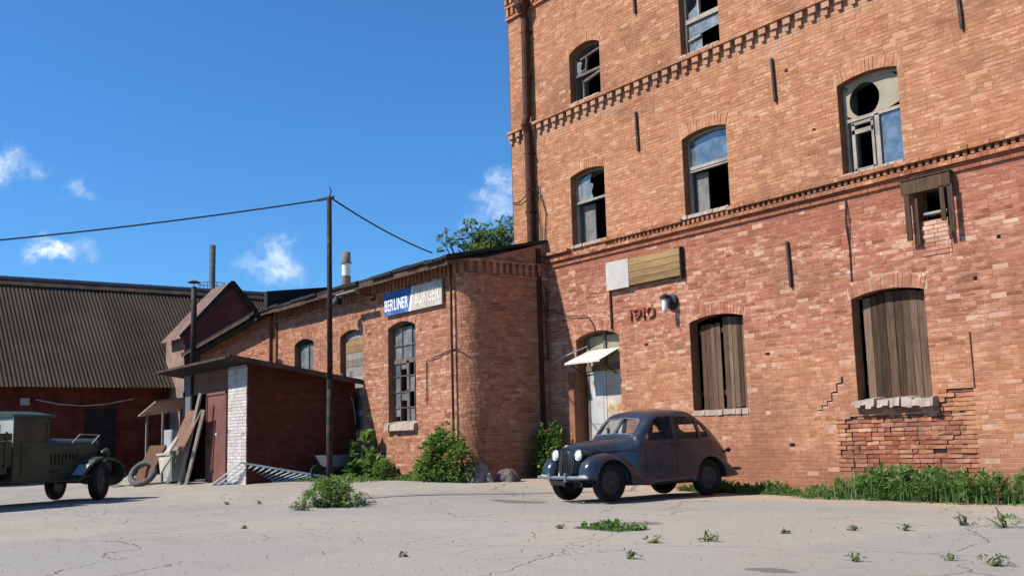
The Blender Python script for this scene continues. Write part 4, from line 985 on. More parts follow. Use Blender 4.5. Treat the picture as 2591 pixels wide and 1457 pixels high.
m = MB(); m.prism([(XRG+.26, -8.4, ZRG-.18), (XRG+.28, -8.4, ZRG-.14), (XRG, -8.4, ZRG+.16), (XRG-.4, -8.4, ZRG-.2)], (0, 32.8, 0)); m.build('ridge_cap', 'roof_edge', barn, fixn=True)
m = MB(); m.tube([(XRG, -8.4, ZRG+.15), (XRG, 24.4, ZRG+.15)], .09, 8); m.build('ridge_roll', 'enamel', barn)
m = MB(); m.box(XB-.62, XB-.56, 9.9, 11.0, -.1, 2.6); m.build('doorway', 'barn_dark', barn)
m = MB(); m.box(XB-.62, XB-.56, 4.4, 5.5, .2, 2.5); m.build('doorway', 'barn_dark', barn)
m = MB(); m.tube([(XB-.55, 8.2, 2.95), (XB-.5, 9.0, 2.78), (XB-.5, 9.8, 2.72), (XB-.52, 10.6, 2.78), (XB-.55, 11.6, 2.98)], .025, 6); m.build('cable', 'cable_grey', barn)
m = MB(); m.box(XB-.6, XB-.55, 7.7, 8.0, 2.75, 3.0); m.build('junction_box', 'sheet_grey', barn)

# gabled cross wing in front of the barn roof
gw = thing('gabled_annex', 'steep gabled annex with a dark red tin gable rising before the barn roof', 'building', (-40, 14.6, .2))
XG = -38.6; AP = (14.62, 7.28); LE = (12.65, 5.1); RE = (16.6, 5.1)
m = MB(); m.prism([(XG, LE[0]+.3, 0), (XG, RE[0]-.3, 0), (XG, RE[0]-.2, LE[1]+.15), (XG, AP[0], AP[1]-.1), (XG, LE[0]+.2, LE[1]+.15)], (-.08, 0, 0)); m.build('gable', 'tin_red', gw, fixn=True)
m = MB(); m.box(XG-2.6, XG-.08, LE[0]+.35, LE[0]+.42, 0, LE[1]+.2); m.build('side_wall', 'tin_pink', gw)
for nm, E in (('roof_slope', LE), ('roof_slope', RE)):
    m = MB(); a = Vector((0, AP[0], AP[1])); b = Vector((0, E[0], E[1])); t = .05; nn = 6
    for q in range(nn):                                    # standing seam strips
        x0 = XG+.12-q*.36; x1 = x0-.355
        m.hexa([(x0, b.y, b.z), (x1, b.y, b.z), (x1, a.y, a.z), (x0, a.y, a.z), (x0, b.y, b.z+t), (x1, b.y, b.z+t), (x1, a.y, a.z+t), (x0, a.y, a.z+t)], .4+.2*(q % 2))
        m.bar((x1, b.y, b.z+t), (x1, a.y, a.z+t), .02, .05)
    m.build(nm, 'tin_pink', gw)
m = MB(); m.bar((XG+.14, AP[0], AP[1]+.05), (XG+.14, LE[0], LE[1]+.05), .06, .12); m.bar((XG+.14, AP[0], AP[1]+.05), (XG+.14, RE[0], RE[1]+.05), .06, .12); m.build('verge', 'roof_bitumen', gw)

# ------------------------------------------------------------------ shed (garage) in front
sx0, sx1, sy0, sy1 = -30.7, -25.8, 10.2, 13.28
zb = gz(-27, 10.2)
shed = thing('garage_shed', 'small garage shed with a maroon tin door, white brick pier and dark red side wall', 'shed', (-28, 10.2, zb))
def shz(y): return 3.32-(y-9.58)*.16
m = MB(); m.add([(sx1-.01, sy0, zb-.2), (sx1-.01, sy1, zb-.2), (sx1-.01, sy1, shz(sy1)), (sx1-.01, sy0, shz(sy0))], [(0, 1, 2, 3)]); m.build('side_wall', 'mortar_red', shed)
def psd(s, d, z): return Vector((sx1+d, s, z))
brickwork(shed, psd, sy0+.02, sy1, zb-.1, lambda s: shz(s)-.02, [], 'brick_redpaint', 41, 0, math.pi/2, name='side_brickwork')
def psf(s, d, z): return Vector((s, sy0-d, z))
pxl = -27.08
m = MB(); m.box(pxl, sx1-.012, sy0+.006, sy0+.4, zb-.2, 3.18); m.build('pier', 'mortar_pier', shed)
brickwork(shed, psf, pxl, sx1, zb-.05, lambda s: 3.18, [], 'brick_white', 43, 200, 0, CH=.083, SL=.25, z_ind=0, name='pier_brickwork')
m = MB(); m.box(sx0, pxl, sy0+.05, sy0+.12, 2.58, 3.18); m.build('lintel_board', 'board_brown', shed)
m = MB(); m.box(-28.6, pxl-.02, sy0-.02, sy0+.02, zb, 2.57); m.box(-28.6, -28.56, sy0-.05, sy0-.02, zb, 2.57); m.box(pxl-.07, pxl-.02, sy0-.05, sy0-.02, zb, 2.57); m.box(-28.6, pxl-.02, sy0-.05, sy0-.021, 2.5, 2.57); dd = m.build('door', 'door_maroon', shed)
m = MB(); m.box(-28.45, -28.38, sy0-.06, sy0-.021, 1.15, 1.32); m.build('handle', 'iron', dd)
m = MB(); m.box(-27.95, -27.83, sy0-.028, sy0-.021, 1.42, 1.47); m.build('notice', 'sheet_white', dd)
m = MB(); m.box(sx0, -30.0, sy0+.03, sy0+.1, 1.9, 3.18); m.build('front_panel', 'enamel', shed)
m = MB(); m.box(sx0, sx0+.1, sy0, sy1, zb-.1, 2.72); m.box(sx0, sx1-.05, sy1-.05, sy1-.02, zb, 2.75); m.box(-30.05, -29.9, sy0, sy0+.12, zb, 3.15); m.build('frame', 'barn_dark', shed)  # near-black colour puts the shade of the interior into frame and back wall
m = MB(); a0, a1, yf, yb = -31.25, -25.35, 9.58, 13.27
m.hexa([(a0, yf, shz(yf)-.05), (a1, yf, shz(yf)), (a1, yb, shz(yb)), (a0, yb, shz(yb)-.05), (a0, yf, shz(yf)+.02), (a1, yf, shz(yf)+.06), (a1, yb, shz(yb)+.06), (a0, yb, shz(yb)+.05)]); rf = m.build('roof', 'roof_bitumen', shed)
m = MB(); m.bar((a0, yf-.02, shz(yf)-.02), (a1-.2, yf-.02, shz(yf)+.0), .03, .045); m.build('fascia_board', 'roof_edge', rf)
m = MB(); m.bar((a1+.02, yf+.05, shz(yf)-.02), (a1+.02, yb, shz(yb)-.02), .03, .12); m.build('side_fascia', 'roof_edge', rf)
sp_ = thing('stove_pipe', 'thin dark stove pipe with a flat cap rising behind the shed', 'chimney', (-31.75, 10.85, 3.3))
m = MB(); m.tube([(-31.75, 10.85, 3.2), (-31.76, 10.85, 5.2), (-31.8, 10.85, 6.0)], [.10, .09, .085], 10); m.build('pipe', 'iron', sp_, smooth=True)
m = MB(); m.lathe((-31.8, 10.85, 6.13), (0, 0, 1), [(.19, 0), (.2, .015), (.08, .07), (0, .08)], 14); m.tube([(-31.87, 10.85, 5.98), (-31.87, 10.85, 6.14)], .008, 4); m.tube([(-31.73, 10.85, 5.98), (-31.73, 10.85, 6.14)], .008, 4); m.build('cap', 'iron', sp_)

# ------------------------------------------------------------------ far chimney and mast, street pole with wires
def far(dx, dy, D): 
    d = CF+CR*((dx-1295.5)/2668)-CU*((dy-728.5)/2668); h = math.hypot(d.x, d.y); return Vector((d.x/h*D, d.y/h*D, CAM_H+d.z/h*D))
fc = thing('factory_chimney', 'distant white and rusty banded factory chimney behind the low wing', 'chimney', (-80.4, 40.5, 0))
cx, cy = -80.35, 40.55
m = MB(); m.lathe((cx, cy, 0), (0, 0, 1), [(.5, 0), (.36, 16.3)], 20); m.build('shaft', 'chim_white', fc, smooth=True)
m = MB(); m.lathe((cx, cy, 0), (0, 0, 1), [(.40, 14.2), (.385, 15.25)], 20); m.build('lower_band', 'chim_red', fc, smooth=True)
m = MB(); m.lathe((cx, cy, 0), (0, 0, 1), [(.38, 16.3), (.37, 17.3), (.3, 17.3)], 20); m.build('top_band', 'chim_red', fc, smooth=True)
m = MB(); m.lathe((cx, cy, 16.3), (0, 0, 1), [(.36, 0), (.48, .02), (.48, .12), (.36, .14)], 20); m.build('collar', 'chim_red', fc)
ms = thing('boiler_mast', 'tall dark steel flue with a ring railing behind the barn ridge', 'chimney', (-56.4, 20.3, 0)); q = 60/48.
bx, by = -56.47, 20.28
m = MB(); m.tube([(bx, by, 0), (bx, by, 12.2)], .17, 12); m.build('flue', 'mast', ms, smooth=True)
m = MB(); zr = 1.1+7.15*q; m.lathe((bx, by, zr), (0, 0, 1), [(.72, -.02), (.75, 0), (.72, .02)], 22, True)
m.lathe((bx, by, zr-.7), (0, 0, 1), [(.2, 0), (.75, 0), (.75, .06), (.2, .06)], 22, True)
for k in range(9): a = k*2*math.pi/9; m.tube([(bx+.73*math.cos(a), by+.73*math.sin(a), zr-.7), (bx+.73*math.cos(a), by+.73*math.sin(a), zr)], .02, 4)
m.build('railing', 'mast', ms)

px, py = -18.35, 8.9
po = thing('utility_pole', 'slender dark metal pole standing in a clump of weeds, carrying two wires', 'pole', (px, py, gz(px, py)))
m = MB(); m.tube([(px, py, 0), (px-.01, py, 1.2), (px+.015, py, 2.25)], [.066, .063, .062], 10); m.tube([(px+.015, py, 2.2), (px+.0, py, 5.86)], [.054, .048], 10); m.build('shaft', 'pole_dark', po, smooth=True)
m = MB(); m.tube([(px+.015, py, 2.15), (px+.015, py, 2.32)], .068, 10); m.build('joint', 'pole_dark', po)
m = MB(); m.bar((px-.22, py-.12, 5.83), (px+.1, py+.05, 5.85), .035, .045); m.tube([(px, py, 5.85), (px+.03, py+.03, 5.98), (px-.0, py+.01, 6.06)], .012, 6); m.build('cross_arm', 'pole_dark', po)
wl_ = [Vector((px-.2, py-.11, 5.83)), Vector((-24.0, 1.2, 6.3))]
def wire(a, b, sag, name, label, r=.016):
    m = MB(); n = 18; pts = [a.lerp(b, k/n)-Vector((0, 0, sag*4*(k/n)*(1-k/n))) for k in range(n+1)]; m.tube(pts, r, 6)
    return tag(m.build(name, 'cable', loc=a), label, 'wire')
dl = far(0, 587, 21.0); a = wl_[0]; b = a+(dl-a)*2.2; b.z = a.z+(dl.z-a.z)*2.0
wire(a, b, .22, 'overhead_wire', 'black overhead wire running from the pole top out to the left')
wire(Vector((px+.05, py+.03, 5.83)), Vector((-21.35, 13.05, 5.58)), .08, 'overhead_wire', 'black overhead wire sloping from the pole top down to the wing roof')

# ------------------------------------------------------------------ junk by the shed
def leaning_board(name, label, cat, c0, c1, w, th, mat, tilt, grp=None):
    # a board from foot c0 to head c1, width along w vector
    c0, c1, w = Vector(c0), Vector(c1), Vector(w); d = (c1-c0).normalized(); n = d.cross(w).normalized()*th; m = MB()
    m.hexa([c0-w/2, c0+w/2, c0+w/2+n, c0-w/2+n, c1-w/2, c1+w/2, c1+w/2+n, c1-w/2+n], tilt)
    return tag(m.build(name, mat, loc=c0, fixn=True), label, cat, grp)
g = lambda x, y: gz(x, y)
leaning_board('plywood_sheet', 'tall pinkish brown plywood sheet leaning on the shed beside the dark doorway', 'board', (-29.05, 9.5, 1.08), (-28.62, 9.85, 2.12), (1.0, .05, 0), .02, 'board_brown', .7)
tr = thing('trestle', 'wooden trestle of grey beams propping up the plywood sheet', 'trestle', (-28.9, 9.3, g(-28.9, 9.3)))
for a, b in (((-28.9, 9.55, g(-28.9, 9.5)), (-28.2, 9.85, 2.55)), ((-28.5, 9.6, g(-28.5, 9.6)), (-28.05, 9.9, 2.1)), ((-29.75, 9.5, g(-29.7, 9.5)), (-29.5, 9.75, 1.2))):
    m = MB(); m.bar(a, b, .06, .09, .6); m.build('beam', 'plank_grey', tr)
m = MB(); m.bar((-29.65, 9.45, 1.08), (-28.45, 9.48, 1.10), .05, .1, .6); m.build('rail', 'plank_grey', tr)
leaning_board('brown_board', 'wide brown board leaning back behind the old tyre', 'board', (-31.35, 9.2, g(-31.3, 9.2)), (-30.55, 9.45, 1.2), (1.1, .1, 0), .025, 'board_brown', .35)
ty = thing('old_tyre', 'worn grey tyre tipped against the brown board', 'tyre', (-30.75, 9.1, g(-30.75, 9.1)))
m = MB(); ax = Vector((.50, -.62, .60)).normalized(); c = Vector((-30.75, 9.12, g(-30.7, 9.1)+.34)); prof = []
for k in range(14): a = 2*math.pi*k/14; prof.append((.36+.085*math.cos(a), .085*math.sin(a)))
m.lathe(c, ax, prof, 32, True); m.build('casing', 'rubber_grey', ty, smooth=True)
sk = thing('pale_sack', 'crumpled pale tarpaulin piece hanging in front of the junk pile', 'tarp', (-29.1, 9.2, .42)); m = MB(); r = random.Random(8)
P = [(-29.65, 9.2, .90), (-28.6, 9.22, .93), (-28.75, 9.15, .72), (-29.05, 9.15, .58), (-29.3, 9.15, .42), (-29.5, 9.18, .66)]
m.prism(P, (.02, .05, 0)); m.build('cloth', 'tarp_pale', sk, fixn=True); m = MB(); m.prism([(-29.2, 9.2, .98), (-28.75, 9.2, 1.0), (-28.35, 9.3, 1.38), (-28.5, 9.3, 1.4), (-28.85, 9.28, 1.2)], (.02, .05, 0)); m.bar((-29.65, 9.17, .94), (-28.6, 9.2, .97), .06, .05); m.build('fold', 'tarp_pale', sk, fixn=True)
bx_ = thing('metal_box', 'pale green metal cabinet among the junk left of the shed', 'box', (-29.9, 9.7, .2)); m = MB(); m.box(-30.3, -29.6, 9.55, 9.95, .2, 1.62); m.build('body', 'sheet_grey', bx_); m = MB(); m.box(-30.26, -29.64, 9.535, 9.55, .3, 1.58); m.build('drawer_front', 'sheet_grey', bx_)
cp = thing('porch_frame', 'small lean-to porch with a tin roof left of the shed', 'porch', (-32, 9.9, .2))
for x, y in ((-32.9, 9.8), (-31.5, 9.85)): m = MB(); m.box(x, x+.06, y, y+.06, .15, 2.15); m.build('post', 'plank_grey', cp)
m = MB(); m.hexa([(-33.0, 9.6, 2.08), (-31.3, 9.6, 2.45), (-31.3, 10.9, 2.6), (-33.0, 10.9, 2.25), (-33.0, 9.6, 2.13), (-31.3, 9.6, 2.5), (-31.3, 10.9, 2.65), (-33.0, 10.9, 2.3)]); m.build('roof', 'tin_pink', cp)
m = MB(); m.box(-32.9, -31.2, 10.85, 10.9, .2, 2.3); m.build('back_board', 'wall_red', cp)
# machine parts lying behind the truck
ax_ = thing('scrap_axle', 'rusty axle with a wheel hub lying behind the truck', 'scrap', (-32.5, 8.4, .1)); m = MB(); m.tube([(-33.6, 8.3, .5), (-31.9, 8.6, .5)], .07, 8); m.build('beam', 'iron', ax_)
for x, y in ((-33.5, 8.3), (-32.0, 8.6)):
    m = MB(); m.lathe((x, y, .5), (.98, .17, 0), [(0, -.08), (.34, -.08), (.40, -.02), (.40, .06), (.3, .1), (.1, .12), (0, .16)], 18); m.build('hub', 'iron', ax_)
m = MB(); m.lathe((-31.55, 8.65, .56), (.3, -.9, 0), [(.0, 0), (.1, .0), (.13, .04), (.0, .06)], 14); m.build('hub_cap', 'chrome', ax_)
gp_ = thing('fence_panel', 'pale blue-grey metal railing panel lying propped against the white pier', 'railing', (-26, 10, g(-26, 10)))
A, B = Vector((-26.95, 9.75, g(-26.9, 9.7)+.02)), Vector((-25.75, 10.05, .70)); C, D = Vector((-24.75, 12.0, .27)), Vector((-25.15, 11.6, .22))
for p, q in ((A, D), (B, C)): m = MB(); m.bar(p, q, .045, .045); m.build('rail', 'gate_blue', gp_)
for k in range(15):
    t = k/14; p, q = A.lerp(D, t), B.lerp(C, t); m = MB(); m.bar(p, q, .028, .028); m.build('bar', 'gate_blue', gp_)
wb = thing('wheelbarrow', 'grey wheelbarrow standing in the shade of the shed side wall', 'wheelbarrow', (-25, 12.2, g(-25, 12.2))); zg = g(-25, 12.2); bx, by = -24.95, 12.25
m = MB(); T = [(-.42, -.28), (.42, -.34), (.42, .34), (-.42, .28)]; Bm = [(-.2, -.2), (.28, -.22), (.28, .22), (-.2, .2)]
f = lambda a, b, z: (bx+b, by-a, zg+z)
top = [f(a, b, .62) for a, b in T]; bot = [f(a, b, .34) for a, b in Bm]; m.add(top+bot, [(4, 5, 6, 7), (0, 4, 7, 3), (1, 2, 6, 5), (0, 1, 5, 4), (2, 3, 7, 6)]); tr_ = m.build('tray', 'enamel', wb)
sm = tr_.modifiers.new('thick', 'SOLIDIFY'); sm.thickness = .01
m = MB()
for s in (-1, 1): m.tube([f(-.75, s*.3, .66), f(-.2, s*.22, .34), f(.45, s*.06, .2)], .018, 6); m.tube([f(-.25, s*.22, .34), f(-.3, s*.24, .02)], .016, 6)
m.build('frame', 'iron', wb)
m = MB(); m.lathe(f(.48, 0, .2), (1, 0, 0), [(0, -.03), (.13, -.03), (.2, -.04), (.2, .04), (.13, .03), (0, .03)], 18); m.build('wheel', 'rubber', wb)
r = random.Random(77)
def rock(name, label, c, s, mat, seed, cat='rubble', grp=None):
    r = random.Random(seed); bm = bmesh.new(); bmesh.ops.create_icosphere(bm, subdivisions=3, radius=1)
    for v in bm.verts:
        k = 1+.35*mnoise.noise(v.co*1.3+Vector((seed, 0, 0)))+.12*mnoise.noise(v.co*4+Vector((0, seed, 0))); v.co = Vector((v.co.x*s[0]*k, v.co.y*s[1]*k, max(-.02, v.co.z*k)*s[2]))
    me = bpy.data.meshes.new(name); bm.to_mesh(me); bm.free(); at = me.attributes.new('tint', 'FLOAT', 'FACE'); me.materials.append(MATS[mat])
    o = bpy.data.objects.new(name, me); COL.objects.link(o); o.location = c; return tag(o, label, cat, grp)
rock('rubble_lump', 'rounded grey concrete lump at the foot of the rounded corner, beside the bush', (-19.75, 13.15, g(-19.7, 13.1)-.02), (.36, .3, .42), 'stone', 3)
rock('rubble_lump', 'dark rubble lump lying right of the grey concrete lump', (-19.45, 13.75, g(-19.4, 13.7)-.02), (.34, .26, .27), 'stone_dark', 8)
rock('stone_chip', 'small pale stone standing in front of the dark rubble', (-19.35, 13.2, g(-19.4, 13.2)-.01), (.08, .06, .2), 'stone', 5, 'stone')

# ------------------------------------------------------------------ plants
def leaf(m, p, d, up, L, w, t):
    d = d.normalized(); s = d.cross(up)
    if s.length < 1e-3: s = Vector((1, 0, 0))
    s = s.normalized()*w; n = s.cross(d).normalized()*w*.35
    m.add([p, p+d*L*.5+s+n, p+d*L, p+d*L*.5-s+n], [(0, 1, 2), (0, 2, 3)], t)
def rv(r): 
    while True:
        v = Vector((r.uniform(-1, 1), r.uniform(-1, 1), r.uniform(-1, 1)))
        if 0.05 < v.length < 1: return v
def foliage(m, blobs, n, L, w, r, up_bias=.35, shell=.55):
    tot = sum(b[1][0]*b[1][1]*b[1][2] for b in blobs)
    for c, s in blobs:
        k = int(n*s[0]*s[1]*s[2]/tot); c = Vector(c); cl = [rv(r) for _ in range(max(4, k//14))]
        for _ in range(k):
            v = r.choice(cl)+rv(r)*.28
            q = v.length
            if q > 1.08: continue
            if q < shell and r.random() < .6: v = v/max(q, .1)*r.uniform(shell, 1)
            p = c+Vector((v.x*s[0], v.y*s[1], v.z*s[2])); d = (v.normalized()+rv(r)*.9); d.z = d.z*.6+r.uniform(-.4, .3)
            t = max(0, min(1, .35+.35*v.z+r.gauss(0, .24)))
            leaf(m, p, d, Vector((0, 0, 1))+rv(r)*.6, L*r.uniform(.6, 1.25), w*r.uniform(.7, 1.2), t)
def bush(name, label, base, blobs, n, L, w, seed, mat='leaf', nstem=7, cat='bush', grp=None):
    r = random.Random(seed); base = Vector((base[0], base[1], g(base[0], base[1]))); t = thing(name, label, cat, base, group=grp)
    if cat == 'bush': nstem += 6; n = int(n*1.15)
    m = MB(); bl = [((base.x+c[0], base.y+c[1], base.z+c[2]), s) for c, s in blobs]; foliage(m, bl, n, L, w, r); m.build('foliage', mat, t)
    m = MB()
    for k in range(nstem):
        c, s = r.choice(bl); q = Vector(c)+Vector((r.uniform(-.5, .5)*s[0], r.uniform(-.5, .5)*s[1], r.uniform(0, .6)*s[2])); b = base+Vector((r.uniform(-.12, .12), r.uniform(-.12, .12), -.03))*(1 if cat != 'weed' else .3); q = base+(q-base)*(1.12 if cat == 'bush' else 1)
        m.tube([b, b.lerp(q, .5)+rv(r)*.05, q], [.016, .011, .005], 5)
    m.build('stem', 'stem', t); return t
bush('broad_leaved_plant', 'broad-leaved green clump at the foot of the boarded opening', (-24.1, 12.75), [((-.2, 0, .45), (.4, .35, .45)), ((-.35, .1, .85), (.28, .25, .3)), ((.3, 0, .28), (.32, .3, .28)), ((-.1, -.1, .2), (.5, .35, .2))], 620, .19, .075, 1, nstem=9, cat='plant')
bush('small_bush', 'small bright green bush between the broad-leaved clump and the large bush', (-23.0, 12.6), [((0, 0, .25), (.24, .22, .28)), ((.1, 0, .42), (.14, .14, .16))], 520, .08, .028, 2)
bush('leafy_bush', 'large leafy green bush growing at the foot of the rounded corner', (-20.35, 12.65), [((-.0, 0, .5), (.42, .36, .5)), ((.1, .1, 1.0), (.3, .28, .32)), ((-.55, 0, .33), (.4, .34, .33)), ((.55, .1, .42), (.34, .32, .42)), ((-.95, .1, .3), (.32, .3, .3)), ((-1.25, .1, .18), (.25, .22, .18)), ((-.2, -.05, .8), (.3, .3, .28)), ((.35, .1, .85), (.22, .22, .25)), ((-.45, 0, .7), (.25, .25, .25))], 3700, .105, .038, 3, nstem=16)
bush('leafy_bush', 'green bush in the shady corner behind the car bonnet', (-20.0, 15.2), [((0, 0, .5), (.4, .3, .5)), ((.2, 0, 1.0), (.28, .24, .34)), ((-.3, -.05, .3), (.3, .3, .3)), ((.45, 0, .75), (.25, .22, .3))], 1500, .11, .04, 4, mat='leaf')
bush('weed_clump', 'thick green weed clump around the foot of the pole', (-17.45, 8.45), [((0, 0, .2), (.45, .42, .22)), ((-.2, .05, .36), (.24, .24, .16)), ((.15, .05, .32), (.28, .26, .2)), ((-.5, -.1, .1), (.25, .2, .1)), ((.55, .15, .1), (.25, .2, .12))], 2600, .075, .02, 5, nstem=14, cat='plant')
bush('weed_clump', 'sparse dry weeds at the left edge of the pole clump', (-17.15, 7.75), [((0, 0, .05), (.3, .14, .06))], 260, .06, .012, 6, mat='weed', nstem=5, cat='plant')
bush('weed_clump', 'low grey-green sprawl at the right edge of the pole clump', (-17.55, 9.15), [((0, 0, .06), (.22, .25, .08))], 300, .06, .013, 7, mat='weed', nstem=5, cat='plant')
def grass_patch(name, label, area, n, hmin, hmax, seed, mat='grass', kind=None, cat='grass', loc=None, leafy=.0):
    r = random.Random(seed); m = MB(); x0, x1, y0, y1 = area
    for _ in range(n):
        x, y = r.uniform(x0, x1), r.uniform(y0, y1)
        e = S(min((x-x0), (x1-x), .5)/.5*1.0+.1)*S(min(y-y0, .35)/.35+.15); nn = .5+.5*mnoise.noise(Vector((x*1.6, y*1.6, seed)))
        if r.random() > .25+.75*nn: continue
        h = (hmin+(hmax-hmin)*nn*e)*r.uniform(.5, 1.15); p = Vector((x, y, g(x, y)-.02)); a = r.uniform(0, 6.28); ln = Vector((math.cos(a), math.sin(a), 0))*h*r.uniform(.05, .5); w = r.uniform(.004, .009)
        s = Vector((-math.sin(a), math.cos(a), 0))*w; t = max(0, min(1, r.gauss(.45, .2)))
        if r.random() < leafy:
            top = p+ln*.6+Vector((0, 0, h))
            for q in range(4): leaf(m, p.lerp(top, r.uniform(.35, 1)), rv(r)+Vector((0, 0, .25)), Vector((0, 0, 1)), r.uniform(.05, .1), r.uniform(.014, .026), t*.85)
        else: m.add([p-s, p+s, p+ln*.4+Vector((0, 0, h*.6))+s*.7, p+ln+Vector((0, 0, h)), p+ln*.4+Vector((0, 0, h*.6))-s*.7], [(0, 1, 2, 4), (4, 2, 3)], t)
    o = m.build(name, mat, loc=(area[0], area[2], 0)); return tag(o, label, cat, None, kind)
def weed_strip(name, label, n, seed, x0, x1, yf, hmax):
    r = random.Random(seed); m = MB(); bl = []
    for k in range(n):
        x = r.uniform(x0, x1); y = r.uniform(14.45, 15.5); e = S((x-x0)/1.1); q = .55+.45*mnoise.noise(Vector((x*.9, y, 4))); h = hmax*(.35+.65*q)*(.35+.65*e)*(.7+.3*S((y-14.45)/.6)); w = r.uniform(.14, .26)
        bl.append(((x, y, h*.5), (w, w*.85, h*.5)))
    foliage(m, bl, 17000, .085, .024, r, shell=.3)
    for _ in range(2600):
        x, y = r.uniform(x0-.2, x1), r.uniform(14.35, 15.66); e = S((x-x0+.2)/1.1); h = r.uniform(.1, .55)*(.4+.6*e); p = Vector((x, y, g(x, y)-.02)); a = r.uniform(0, 6.28); ln = Vector((math.cos(a), math.sin(a), 0))*h*r.uniform(.1, .55); w = r.uniform(.004, .008); q = Vector((-math.sin(a), math.cos(a), 0))*w
        m.add([p-q, p+q, p+ln*.4+Vector((0, 0, h*.6))+q*.7, p+ln+Vector((0, 0, h)), p+ln*.4+Vector((0, 0, h*.6))-q*.7], [(0, 1, 2, 4), (4, 2, 3)], max(0, min(1, r.gauss(.5, .2))))
    tag(m.build(name, 'grass', loc=(x0, 14.4, 0)), label, 'grass', kind='stuff')
weed_strip('tall_grass', 'dense dark green weeds and grass along the foot of the wall, right side', 165, 1, -11.9, -4.8, 14.4, .64)
grass_patch('short_grass', 'short yellowish grass at the wall foot between the car and the tall weeds', (-13.9, -11.6, 14.9, 15.66), 1900, .03, .15, 2, kind='stuff', leafy=.15)
grass_patch('short_grass', 'short bright grass growing at the wall behind the car', (-15.6, -12.9, 15.15, 15.66), 2600, .06, .26, 3, kind='stuff', leafy=.3)
grass_patch('short_grass', 'thin grass along the foot of the low wing by the bushes', (-24.4, -19.5, 12.6, 13.2), 2600, .05, .22, 4, kind='stuff', leafy=.3)
grass_patch('short_grass', 'thin grass behind the pole along the shed side', (-25.3, -22.5, 11.2, 12.6), 1300, .03, .16, 14, kind='stuff', leafy=.3)
grass_patch('grass_tuft', 'flat oval tuft of green grass on the open concrete in front of the car', (-10.45, -9.55, 8.35, 8.85), 1500, .03, .10, 5, leafy=.1)
weeds = [((-10.55, 8.25), .07, 'tiny dark weed at the left end of the oval grass tuft'), ((-8.35, 7.75), .14, 'small dry weed on the crack, left of its pair'), ((-8.0, 8.2), .17, 'small upright weed on the crack, right of its pair'), ((-7.4, 6.6), .12, 'low dry weed at the bottom edge right of centre'),
         ((-7.05, 11.35), .2, 'round grey-green weed beside the sprawling weed by the right edge'), ((-6.55, 11.3), .34, 'sprawling green weed near the right edge of the yard'), ((-7.15, 10.4), .13, 'small weed in the crack before the right-hand grass'), ((-5.85, 7.75), .13, 'weed on the diagonal crack at lower right'),
         ((-4.85, 8.25), .2, 'dry weed in the bottom right corner'), ((-7.6, 10.1), .1, 'flat sprig lying left of the crack weed'), ((-20.2, 7.6), .12, 'dry twiggy weeds in front of the blue railing panel, left part'), ((-19.6, 8.0), .10, 'dry twiggy weeds in front of the blue railing panel, right part'), ((-7.95, 9.35), .07, 'single tiny sprout on the open concrete at right'),
         ((-14.2, 5.6), .05, 'tiny sprout far left on the open concrete'), ((-9.3, 5.3), .06, 'tiny sprout at the bottom edge left of the low dry weed'), ((-5.3, 8.3), .08, 'little sprout along the diagonal crack')]
for k, ((x, y), s, lb) in enumerate(weeds):
    bush('weed', lb, (x, y), [((0, 0, s*.18), (s*.9, s*.5, s*.18)), ((s*.4, s*.2, s*.25), (s*.5, s*.3, s*.2)), ((-s*.1, 0, s*.5), (s*.12, s*.12, s*.28))], int(30+s*420), .018+s*.06, .005+s*.014, 30+k, mat='weed' if k != 5 else 'leaf', nstem=5, cat='weed', grp='weeds in the yard cracks')

def tree(name, label, base, crown, n, L, w, seed, mat='leaf_tree'):
    r = random.Random(seed); base = Vector(base); t = thing(name, label, 'tree', base); m = MB()
    top = base+Vector((0, 0, crown[0][0][2]))
    m.tube([base-Vector((0, 0, .2)), base.lerp(top, .5)+Vector((.1, .05, 0)), top], [.22, .16, .08], 8)
    for c, s in crown:
        q = base+Vector(c); b = base.lerp(top, r.uniform(.45, .8)); m.tube([b, b.lerp(q, .5)+rv(r)*.2, q], [.08, .05, .02], 6)
        for k in range(7):
            e = q+Vector((r.uniform(-1, 1)*s[0], r.uniform(-1, 1)*s[1], r.uniform(-.3, 1)*s[2])); m.tube([q, q.lerp(e, .5)+rv(r)*.1, e], [.022, .014, .006], 5)
    m.build('trunk', 'bark', t); m = MB(); foliage(m, [((base.x+c[0], base.y+c[1], base.z+c[2]), s) for c, s in crown], n, L, w, r, shell=.2); m.build('crown', mat, t); return t
tree('tree', 'loose green treetop showing over the wing roof beside the factory corner', (-33.2, 22.4, 0), [((.2, .3, 8.75), (.7, .7, .55)), ((-.05, -.25, 9.15), (.4, .45, .4)), ((-.25, -.55, 8.75), (.45, .5, .4)), ((-.65, -1.1, 8.55), (.28, .3, .38)), ((.2, .3, 8.0), (1.3, 1.3, .6)), ((.75, 1.1, 9.1), (.6, .65, .55)), ((.45, .55, 8.6), (.9, .9, .5)), ((-.75, -1.0, 9.05), (.12, .12, .2))], 5600, .15, .05, 9)

